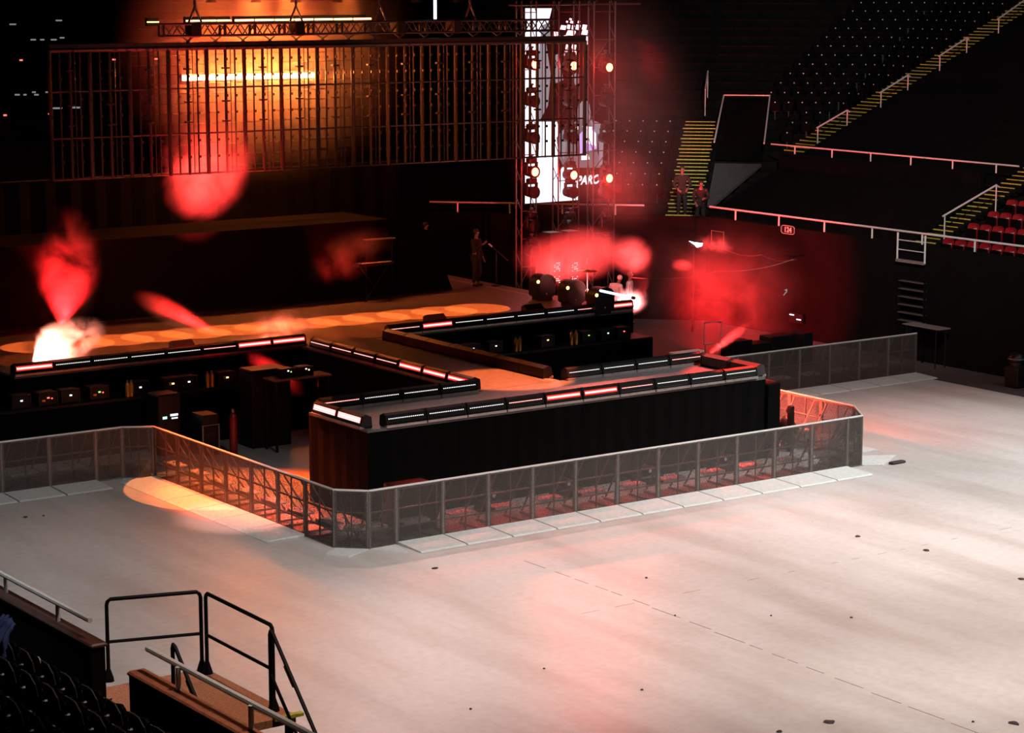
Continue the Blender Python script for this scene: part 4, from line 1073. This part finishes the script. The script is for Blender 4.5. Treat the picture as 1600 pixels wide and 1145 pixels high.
m = MB(); m.tube((0, .14, 0), (0, .14, -p.z), .03, 6); m.obj('stand', M['black_paint'], t)

# scraps on the floor
for i, (px, py, w) in enumerate(((1448, 860, .16), (1596, 905, .16), (1297, 1128, .2), (850, 1045, .06), (1010, 903, .06), (1055, 962, .05), (1330, 965, .06), (40, 808, .10), (68, 806, .06), (735, 1108, .06), (1205, 962, .05), (1003, 1078, .05),
                                 (1585, 1130, .2), (1520, 1128, .06), (1340, 838, .14), (680, 888, .14), (1218, 1143, .1), (402, 967, .05))):
    q = Zp(px, py, 0.003); n = 7; m = MB(); pts = []
    for k in range(n):
        a = 2 * PI * k / n; rr = w * (.3 + .3 * random.random()); pts.append((rr * math.cos(a), rr * math.sin(a)))
    m.add([(x, y, 0) for x, y in pts] + [(x * .7, y * .7, .02) for x, y in pts], [tuple(range(n)), tuple(range(n, 2 * n))] + [(k, (k + 1) % n, n + (k + 1) % n, n + k) for k in range(n)])
    tag(m.obj('floor_scrap', M['scrap'], loc=q), 'tiny dark scrap lying on the pale open floor', 'scrap', 'dark scraps on the open floor')
q = Zp(1402, 724, 0)
tag(MB().bevbox((0, 0, .03), (.45, .16, .06), .02).obj('dark_rag', M['scrap'], loc=q), 'dark brown rag beside the front right corner plate', 'rag')

# ------------------------------------------------------------------ people
def skin_mesh(name, pts, edges, m, parent, root=0, sub=2):
    me = bpy.data.meshes.new(name); me.from_pydata([p[:3] for p in pts], edges, [])
    me.materials.append(m); o = bpy.data.objects.new(name, me); COL.objects.link(o); o.parent = parent
    md = o.modifiers.new('skin', 'SKIN'); md.use_smooth_shade = True
    for i, p in enumerate(pts):
        sv = me.skin_vertices[0].data[i]; sv.radius = (p[3], p[4] if len(p) > 4 else p[3]); sv.use_root = (i == root)
    s_ = o.modifiers.new('sub', 'SUBSURF'); s_.levels = sub; s_.render_levels = sub
    return o
def person(label, loc, rz, jacket, trousers, pose=None, hair='hair', grp=None, scale=1.0, hood=None):
    J = dict(pel=(0, 0, .95), spi=(0, 0, 1.15), che=(0, 0, 1.36), nek=(0, .0, 1.5), hd0=(0, -.015, 1.575), hd1=(0, -.02, 1.66), hd2=(0, -.005, 1.745), nos=(0, -.115, 1.645),
             hipl=(.09, 0, .91), knel=(.11, -.03, .5), ankl=(.12, .02, .09), toel=(.13, -.17, .04), hipr=(-.09, 0, .91), kner=(-.11, -.03, .5), ankr=(-.12, .02, .09), toer=(-.13, -.17, .04),
             shol=(.19, 0, 1.41), elbl=(.25, .02, 1.12), wril=(.27, -.08, .88), shor=(-.19, 0, 1.41), elbr=(-.25, .02, 1.12), wrir=(-.27, -.08, .88))
    if pose: J.update(pose)
    t = thing('person', label, 'person', loc, rz, grp)
    t.scale = (scale,) * 3
    V = lambda k: Vector(J[k])
    names = ['pel', 'spi', 'che', 'nek', 'hd0', 'hd1', 'hd2', 'nos', 'hipl', 'knel', 'ankl', 'toel', 'hipr', 'kner', 'ankr', 'toer', 'shol', 'elbl', 'wril', 'shor', 'elbr', 'wrir']
    R = dict(pel=(.13, .10), spi=(.125, .095), che=(.15, .10), nek=.05, hd0=.062, hd1=.082, hd2=.06, nos=.014, hipl=.085, knel=.055, ankl=.038, toel=.035, hipr=.085, kner=.055, ankr=.038, toer=.035,
             shol=.058, elbl=.042, wril=.028, shor=.058, elbr=.042, wrir=.028)
    pts = []; ix = {}
    for n_ in names:
        r = R[n_]; r = r if isinstance(r, tuple) else (r, r); ix[n_] = len(pts); pts.append((*J[n_], *r))
    E_ = [('pel', 'spi'), ('spi', 'che'), ('che', 'nek'), ('nek', 'hd0'), ('hd0', 'hd1'), ('hd1', 'hd2'), ('hd1', 'nos'), ('pel', 'hipl'), ('hipl', 'knel'), ('knel', 'ankl'), ('ankl', 'toel'),
          ('pel', 'hipr'), ('hipr', 'kner'), ('kner', 'ankr'), ('ankr', 'toer'), ('che', 'shol'), ('shol', 'elbl'), ('elbl', 'wril'), ('che', 'shor'), ('shor', 'elbr'), ('elbr', 'wrir')]
    E_ = [(ix[a], ix[b]) for a, b in E_]
    for sd, sg in (('l', 1), ('r', -1)):
        w = V('wri' + sd); d = (w - V('elb' + sd)).normalized(); lat = d.cross(Vector((0, 1, 0)))
        lat = lat.normalized() if lat.length > .1 else Vector((1, 0, 0)); nrm = d.cross(lat).normalized()
        pm = w + d * .07; pi_ = len(pts); pts.append((*pm, .034, .018)); E_.append((ix['wri' + sd], pi_))
        for k, (o_, l) in enumerate(((-.03, .065), (-.01, .078), (.01, .072), (.03, .055))):
            a = pm + lat * o_ + d * .03; b = a + d * l * .55; c = b + d * l * .4 + nrm * .02 * sg
            i0 = len(pts); pts += [(*a, .009), (*b, .0085), (*c, .008)]; E_ += [(pi_, i0), (i0, i0 + 1), (i0 + 1, i0 + 2)]
        a = w + d * .03 - lat * .035; b = a + d * .045 - lat * .02
        i0 = len(pts); pts += [(*a, .011), (*b, .009)]; E_ += [(ix['wri' + sd], i0), (i0, i0 + 1)]
    pts = [p if len(p) > 4 else (*p, p[3]) for p in pts]
    skin_mesh('body', pts, E_, M['skin'], t)
    L = lambda a, b, f: tuple(V(a).lerp(V(b), f))
    jp = [(*J['pel'], .155, .12), (*J['spi'], .15, .115), (*J['che'], .195, .14), (*L('che', 'nek', .8), .10, .085), (*J['shol'], .075, .075), (*J['elbl'], .058, .058), (*L('elbl', 'wril', .93), .044, .044),
          (*J['shor'], .075, .075), (*J['elbr'], .058, .058), (*L('elbr', 'wrir', .93), .044, .044), (*(V('pel') - Vector((0, 0, .06))), .16, .12)]
    skin_mesh('jacket', jp, [(0, 1), (1, 2), (2, 3), (2, 4), (4, 5), (5, 6), (2, 7), (7, 8), (8, 9), (0, 10)], M[jacket], t)
    tp = [(*J['pel'], .15, .115), (*J['hipl'], .105, .105), (*J['knel'], .078, .078), (*L('knel', 'ankl', .95), .058, .058), (*J['hipr'], .105, .105), (*J['kner'], .078, .078), (*L('kner', 'ankr', .95), .058, .058)]
    skin_mesh('trousers', tp, [(0, 1), (1, 2), (2, 3), (0, 4), (4, 5), (5, 6)], M[trousers], t)
    for sd in 'lr':
        a, b = V('ank' + sd), V('toe' + sd); a2 = a + Vector((0, .03, -.04)); skin_mesh('shoe', [(*a2, .045, .045), (*((a2 + b) / 2), .048, .042), (*b, .042, .036)], [(0, 1), (1, 2)], M['black_paint'], t)
    h1 = V('hd1'); up = (V('hd2') - V('hd0')).normalized()
    hm = MB(); hm.sphere(h1 + up * .035 + Vector((0, .022, 0)), .098, 14, 9, (.92, .95, .95)); hm.obj('hood' if hood else 'hair', M[hood or hair], t, smooth=True)
    for x in (-.032, .032): MB().sphere(h1 + Vector((x, -.078, .012)), .011, 8, 6).obj('eye', M['plate'], t)
    return t
q = Zp(744, 447, DZ)
person('person in black standing at a microphone at the back of the main stage', (q.x, q.y, DZ), .4, 'cloth', 'cloth', dict(elbr=(-.22, -.12, 1.18), wrir=(-.05, -.28, 1.33), knel=(.12, -.05, .5)))
t = thing('microphone_stand', 'thin microphone stand with a slanted boom beside the standing person', 'stand', (q.x + .55, q.y - .3, DZ))
MB().tube((0, 0, .02), (0, 0, 1.05), .014, 6).obj('pole', M['black_paint'], t)
MB().lathe([(.16, 0), (.15, .02), (.02, .03)], (0, 0, 0), 16).obj('base', M['black_paint'], t)
MB().tube((.45, 0, .75), (-.25, 0, 1.3), .012, 6).obj('boom', M['black_paint'], t)
MB().tube((-.16, 0, 1.23), (-.28, 0, 1.325), .024, 8).obj('clip', M['plate'], t)
q2 = Zp(690, 438, DZ)
person('person in black half hidden behind the slanted end of the riser', (q2.x, q2.y + .9, DZ), .5, 'cloth', 'cloth')
q = Zp(962, 428, 1.72)
person('person in a pale top bending in the red smoke', (q.x - .3, q.y - .4, 0), 1.9, 'pale', 'cloth2', dict(che=(0, -.08, 1.36), nek=(0, -.16, 1.48), hd0=(0, -.2, 1.54), hd1=(0, -.24, 1.61), hd2=(0, -.26, 1.69), nos=(0, -.34, 1.57)), hood='pale')
q = Zp(984, 426, 1.74)
person('person with a pale shaven head behind the bending person', (q.x, q.y, 0), .7, 'pale', 'cloth2', hair='skin')
q = plC(1066, 261, 1.72)
person('tall person in dark clothes standing on the corner stairs', (q.x, q.y, q.z - 1.74), -.5, 'cloth2', 'cloth2', dict(elbl=(.3, -.04, 1.14), wril=(.17, -.16, 1.0), elbr=(-.3, -.04, 1.14), wrir=(-.17, -.16, 1.0)))
q = plC(1096, 284, 1.5)
person('person in black with a bare forearm leaning on the corner handrail', (q.x - .25, q.y - .25, q.z - 1.62), -.6, 'cloth', 'cloth2', dict(che=(0, -.1, 1.33), nek=(0, -.17, 1.45), hd0=(0, -.2, 1.52), hd1=(0, -.23, 1.6), hd2=(0, -.22, 1.68), nos=(0, -.33, 1.58),
       shol=(.19, -.1, 1.38), shor=(-.19, -.1, 1.38), elbl=(.26, -.25, 1.14), wril=(.1, -.45, 1.12), elbr=(-.26, -.25, 1.14), wrir=(-.2, -.42, .98)))
q = Yp(1222, 650, 2.6)
person('person in black crouching beside the slim black post', (q.x, 2.6, 0), .6, 'cloth', 'cloth', dict(pel=(0, .12, .34), spi=(0, .08, .52), che=(0, -.06, .70), nek=(0, -.14, .80), hd0=(0, -.17, .86), hd1=(0, -.2, .93), hd2=(0, -.2, 1.01), nos=(0, -.3, .91),
       hipl=(.09, .1, .34), hipr=(-.09, .1, .34), knel=(.16, -.28, .48), kner=(-.16, -.28, .48), ankl=(.14, -.02, .09), ankr=(-.14, -.02, .09), toel=(.15, -.2, .04), toer=(-.15, -.2, .04),
       shol=(.19, -.06, .73), shor=(-.19, -.06, .73), elbl=(.24, -.26, .55), elbr=(-.24, -.26, .55), wril=(.12, -.42, .42), wrir=(-.12, -.42, .42)))

# ------------------------------------------------------------------ smoke and haze
def smoke(name, label, c, rad, m, rot=None):
    mb = MB().sphere((0, 0, 0), 1.0, 20, 12); me_o = mb.obj(name, m, loc=c)
    for v in me_o.data.vertices: v.co = Vector((v.co.x * rad[0], v.co.y * rad[1], v.co.z * rad[2]))
    if rot is not None: me_o.rotation_euler = rot
    return tag(me_o, label, 'smoke', None, 'stuff')
VR = -YAW   # smoke bodies turned across the line of sight, sizes given across / along / up
def puff(label, px, py, plane, rx, ry, rz_, dens, ns, lo, hi, seed, edge=1.0, tilt=0.0, col=(1, 1, 1)):
    c = Yp(px, py, plane)
    return c, smoke('smoke_cloud', label, c, (rx, ry, rz_), smoke_mat('smoke %d' % int(seed * 10), dens, ns, lo, hi, col, 0, edge, seed), (0, tilt, VR))
def spot(name, loc, target, col, power, deg, blend=.3, size=.05):
    l = bpy.data.lights.new(name, 'SPOT'); l.energy = power; l.color = col; l.spot_size = math.radians(deg); l.spot_blend = blend; l.shadow_soft_size = size
    o = bpy.data.objects.new(name, l); COL.objects.link(o); o.location = loc
    o.rotation_euler = (Vector(target) - Vector(loc)).to_track_quat('-Z', 'Y').to_euler(); return o
def point(name, loc, col, power, size=.1):
    l = bpy.data.lights.new(name, 'POINT'); l.energy = power; l.color = col; l.shadow_soft_size = size
    o = bpy.data.objects.new(name, l); COL.objects.link(o); o.location = loc; return o
RED = (1, .012, .014)
c1, _ = puff('round red smoke plume behind the hanging bars', 322, 258, 18.35, 1.4, .55, 1.75, 1.1, .8, .36, .60, 1, 1.0, .5)
spot('red plume lamp', c1 + Vector((-.3, -1.0, -3.6)), c1 + Vector((.1, 0, 0)), (1, .03, .03), 30000, 72, 1.0)
c2, _ = puff('dim red smoke column at the far left', 102, 425, 18.1, 1.05, .6, 1.9, .8, 1.0, .40, .66, 2, .9, .1)
spot('left column lamp', Vector((c2.x - .2, c2.y - .1, 2.15)), c2 + Vector((.1, 0, .3)), RED, 5500, 80, .8)
c3, _ = puff('dense glaring white smoke burst at the left end of the main stage', 90, 540, 12.9, 1.35, .6, .62, 3.6, 1.9, .42, .54, 3, .7, -.40)
spot('left burst lamp', Yp(52, 569, 12.66), Yp(112, 532, 13.0), (1, .26, .17), 4800, 85, .4)
c4, _ = puff('thin orange red smoke wisps above the lit bars left of the catwalk', 425, 517, 13.3, 1.7, .5, .55, 1.4, 1.7, .44, .60, 4, .9, -.3)
spot('wisp lamp', (c4.x - .3, 12.9, 2.1), c4 + Vector((.1, 0, .1)), (1, .13, .07), 520, 140, .4)
c5, _ = puff('broad red smoke bank at the foot of the lamp tower', 893, 398, 17.6, 2.0, 1.2, 1.0, .75, .75, .33, .62, 5, 1.0, -.12)
spot('tower smoke lamp', c5 + Vector((-1.2, -1.0, -1.5)), c5, (1, .04, .04), 5200, 100, .7)
c6, _ = puff('rounded red smoke puff right of the lamp tower', 985, 398, 17.0, .78, .7, .7, 1.1, 1.2, .36, .6, 6, 1.0, 0)
spot('puff lamp', c6 + Vector((.1, -.6, -1.4)), c6, (1, .05, .05), 2600, 70, .6)
c7, _ = puff('red haze around the low lamps of the tower', 962, 288, 20.0, 1.9, 1.2, 1.6, .30, .6, .30, .7, 7, 1.0, .3)
spot('tower haze lamp', Yp(948, 275, 20.6), Yp(985, 315, 19.0), (1, .012, .012), 1700, 125, .8)
c8, _ = puff('pink white smoke burst at the right end of the main stage', 984, 472, 12.9, .62, .5, .48, 3.2, 1.8, .40, .58, 8, .9, -.3)
spot('right burst lamp', Yp(985, 486, 12.65), Yp(982, 465, 13.0), (1, .22, .2), 900, 130, .4)
c9, _ = puff('wide red haze in front of the right arena wall', 1125, 455, 15.5, 3.2, 2.2, 2.6, .17, .7, .36, .74, 9, 1.0, .2)
spot('right haze lamp', Yp(1075, 500, 13.5), Yp(1160, 452, 15.5), (1, .010, .012), 11000, 80, .8)
c10, _ = puff('small bright red puff below the white sliver', 1066, 414, 17.6, .42, .4, .24, 1.8, 2.2, .35, .6, 10, 1.0, 0)
spot('small puff lamp', c10 + Vector((0, -.4, -.8)), c10, (1, .02, .02), 420, 60, .6)
c11, _ = puff('ragged red smoke beside the white sliver', 1115, 382, 18.0, .8, .5, .45, 1.3, 1.6, .42, .64, 11, 1.0, .1)
spot('ragged smoke lamp', c11 + Vector((-.3, -.5, -1.0)), c11, (1, .02, .02), 520, 80, .6)
c12, _ = puff('faint red haze drifting at the centre of the stage back', 540, 400, 18.4, 1.6, .8, .8, .35, 1.0, .42, .7, 12, 1.0, -.4)
spot('centre haze lamp', c12 + Vector((-.8, -.5, -1.3)), c12, RED, 700, 80, .7)
def beam(label, a, b, r, dens, seed, power, src, col=(1, .015, .015)):
    a = Vector(a); b = Vector(b); d = b - a; q = d.to_track_quat('X', 'Z').to_euler()
    smoke('light_beam_haze', label, (a + b) / 2, (d.length / 2, r, r), smoke_mat('beam %d' % seed, dens, 1.5, .1, .6, (1, 1, 1), 0, .9, seed), q)
    s_ = Vector(src); spot('beam lamp', s_, s_ + d, col, power, max(11, math.degrees(2 * math.atan(r / d.length * 1.1))), .5)
a, b = Yp(345, 530, 12.75), Yp(203, 456, 13.2); beam('slanting red beam above the orange light pools left of the catwalk', a, b, .40, .8, 21, 9000, (a.x, 12.62, 2.42))
a, b = Yp(385, 552, 11.3), Yp(478, 618, 10.2); beam('slanting red beam falling into the left pit', a, b, .34, .5, 22, 4800, a - (b - a) * .5)
a, b = Yp(1104, 556, 4.6), Yp(1178, 500, 5.6); beam('narrow red beam rising from the right end of the cross stage', a, b, .17, 1.0, 23, 10000, a)

# orange haze around the hanging frame
def haze_box(name, label, lo, hi, dens):
    m = bpy.data.materials.new(name); m.use_nodes = True; nt = m.node_tree; nt.nodes.clear()
    o = nt.nodes.new('ShaderNodeOutputMaterial'); v = nt.nodes.new('ShaderNodeVolumeScatter'); v.inputs['Density'].default_value = dens; v.inputs['Anisotropy'].default_value = .1
    nt.links.new(v.outputs[0], o.inputs['Volume'])
    c = [(lo[i] + hi[i]) / 2 for i in range(3)]
    return tag(MB().bbox(lo, hi).obj(name, m, sub=c, loc=c), label, 'haze', None, 'stuff')
def big_haze(name, label, c, rad, dens, seed, rot=None, ns=.35):
    return smoke(name, label, c, rad, smoke_mat('haze %d' % seed, dens, ns, .1, .6, (1, 1, 1), .1, 1.0, seed), rot)
big_haze('orange_haze', 'warm orange haze hanging behind the vertical bars', Yp(425, 70, 20.7), (5.2, 1.75, 4.4), .22, 31)
OR = (1, .19, .03)
for px, pw in ((325, 2000), (395, 6000), (455, 6000), (540, 2200)):
    s_ = Yp(px, -50, 20.9); spot('orange flown lamp', s_, Yp(px + 4, 200, 20.9), OR, pw, 50, 1.0, .15)
for px in (310, 350, 390, 430, 470): point('strip lamp glow', Yp(px, 119.5, 20.3), (1, .20, .03), 380, .08)
big_haze('red_haze', 'deep red haze filling the lamp tower', Yp(950, 190, 19.9), (4.4, 1.35, 5.2), .09, 32)
for i, (a, b) in enumerate(cols):
    for py in (100 + 2.5 * i, 268 + 5 * i): point('tower lamp glow', Yp((a + b) / 2 + 2, py, TY - .64), (1, .014, .01), 62, .06)

# ------------------------------------------------------------------ stage and house lights
# row of spots making the orange pools on the main stage
for i in range(13):
    f = i / 12; x = -.62 + (12.56 + .62) * f; yv = 16.2 - .95 * f
    spot('pool spot', (x + .3, yv - 3.2, DZ + 11.0), (x, yv, DZ), (1, .15, .026), 34000, 9.4, .02, .02)
for i in range(8):
    x = -1.2 + 1.75 * i; spot('dim pool spot', (x, 10.8, DZ + 11), (x, 14.15 - .05 * i, DZ), (1, .13, .012), 4200, 13.5, .25, .05)
spot('catwalk spot', (9.5, 1, 15), (6.55, 5.2, DZ), (1, .16, .035), 62000, 13, .35, .05)
spot('left floor spot', (0, -1, 15), (-.45, 6.5, 0), (1, .27, .07), 21000, 14.5, .02, .02)
spot('pit floor spot', (-3, 15, 14), (.2, 5.4, 0), (1, .10, .016), 60000, 19, .6, .05)
# bars at the ends of the cross stage throwing red light on the barriers beside them
def area(name, loc, target, col, power, sx, sy, spread=180):
    l = bpy.data.lights.new(name, 'AREA'); l.shape = 'RECTANGLE'; l.size = sx; l.size_y = sy; l.energy = power; l.color = col; l.spread = math.radians(spread)
    o = bpy.data.objects.new(name, l); COL.objects.link(o); o.location = loc; o.rotation_euler = (Vector(target) - Vector(loc)).to_track_quat('-Z', 'Y').to_euler(); return o
area('left end bar light', (.36, 3.1, 2.2), (-.65, 3.2, 0), (1, .10, .05), 80, 2.0, .1, 45)
spot('left tread lamp', (-3.5, -3, 13), (-1.5, 3.9, 0), (1, .40, .30), 12000, 12, .8, .1)
area('front bar light', (6.2, 1.72, 2.24), (6.2, .55, .9), (1, .06, .04), 130, 10.4, .05, 80)
spot('end bar red fill', (18, 8, 9.5), (11.7, 3.1, 2.2), (1, .03, .02), 30000, 13, .6, .05)  # unseen spot added to redden the right end battens, not a bar
area('right end bar light', (11.95, 3.1, 2.2), (13.6, 3.2, .7), (1, .10, .05), 240, 2.0, .1, 90)
# house light on the open floor: cool white from the right, pink from the rig over the stage
spot('house light', (24, -12, 24), (16.0, -4.0, 0), (1, .985, .96), 50000, 54, 1.0, .6)
spot('house light', (2, -24, 22), (4.5, -9.5, 0), (1, .88, .82), 42000, 46, 1.0, .6)
spot('pink rig light', (8, 15, 15), (4.0, -9.5, 0), (1, .50, .42), 13000, 46, .9, .3)
spot('red lamp spill', (20.0, 19.5, 9.2), (5, -8, 0), (1, .14, .10), 2200, 50, .9, .2)
spot('tower red', (22.3, 20.2, 9.4), (25, 13, 2.0), RED, 500, 80, .9, .2)
spot('right stand light', (5, -10, 20), (31, 17, 6), (1, .97, .92), 30000, 44, .9, .4)
spot('near rail fill', (-10.5, -18, 13), (-12.5, -15.5, 3), (1, .74, .60), 3200, 46, .9, .3)  # unseen spots added to brighten the near rails
spot('near rail fill', (-15, -8, 12), (-13, -11, 3.8), (1, .97, .94), 1500, 30, .9, .3)
spot('bar wash', (3.5, 8.5, 5.0), (14, 17.4, 8.6), (1, .15, .025), 9000, 34, .8, .1)
spot('bar wash red', (-5.5, 12, 6.5), (1.4, 18.2, 8.2), RED, 1200, 14, .8, .1)
spot('corner stair fill', (4, -6, 22), (27.5, 25.5, 4.5), (1, .96, .86), 26000, 10, .9, .2)  # unseen spot added so the corner stair nosings show brighter
spot('house light', (-5, -20, 22), (-7.0, -2.5, 0), (1, .94, .91), 21000, 50, 1.0, .6)

# reflected glints in the dark far stand, put in as small glowing strips
def plL(px, py):
    n = Vector((0, -.43, 1.0)); q = Vector((0, 26.5 + S0, Z0 + .36)); return planep(px, py, n, q.dot(n))
M['step'] = glow('pale glowing glint', (.85, .87, .9), .25)
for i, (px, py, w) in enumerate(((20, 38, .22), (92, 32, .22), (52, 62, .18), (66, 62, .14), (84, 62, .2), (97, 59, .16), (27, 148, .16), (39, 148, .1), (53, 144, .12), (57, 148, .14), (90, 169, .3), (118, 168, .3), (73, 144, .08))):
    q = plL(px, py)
    tag(MB().box((0, 0, 0), (w, w * .6, .05), Matrix.Rotation(-YAW, 3, 'Z')).obj('glowing_glint', M['step'], loc=q), '%s pale glowing glint from the top left in the black far stand' % ORD[i], 'light', 'glowing glints in the far stand')
for i, (px, py) in enumerate(((33, 94), (8, 180), (78, 178), (178, 93), (244, 92))):
    q = plL(px, py)
    tag(MB().box((0, 0, 0), (.10, .06, .05)).obj('marker_light', M['ledred'], loc=q), '%s tiny red marker light from the left in the far stand' % ORD[i], 'light', 'red marker lights in the far stand')
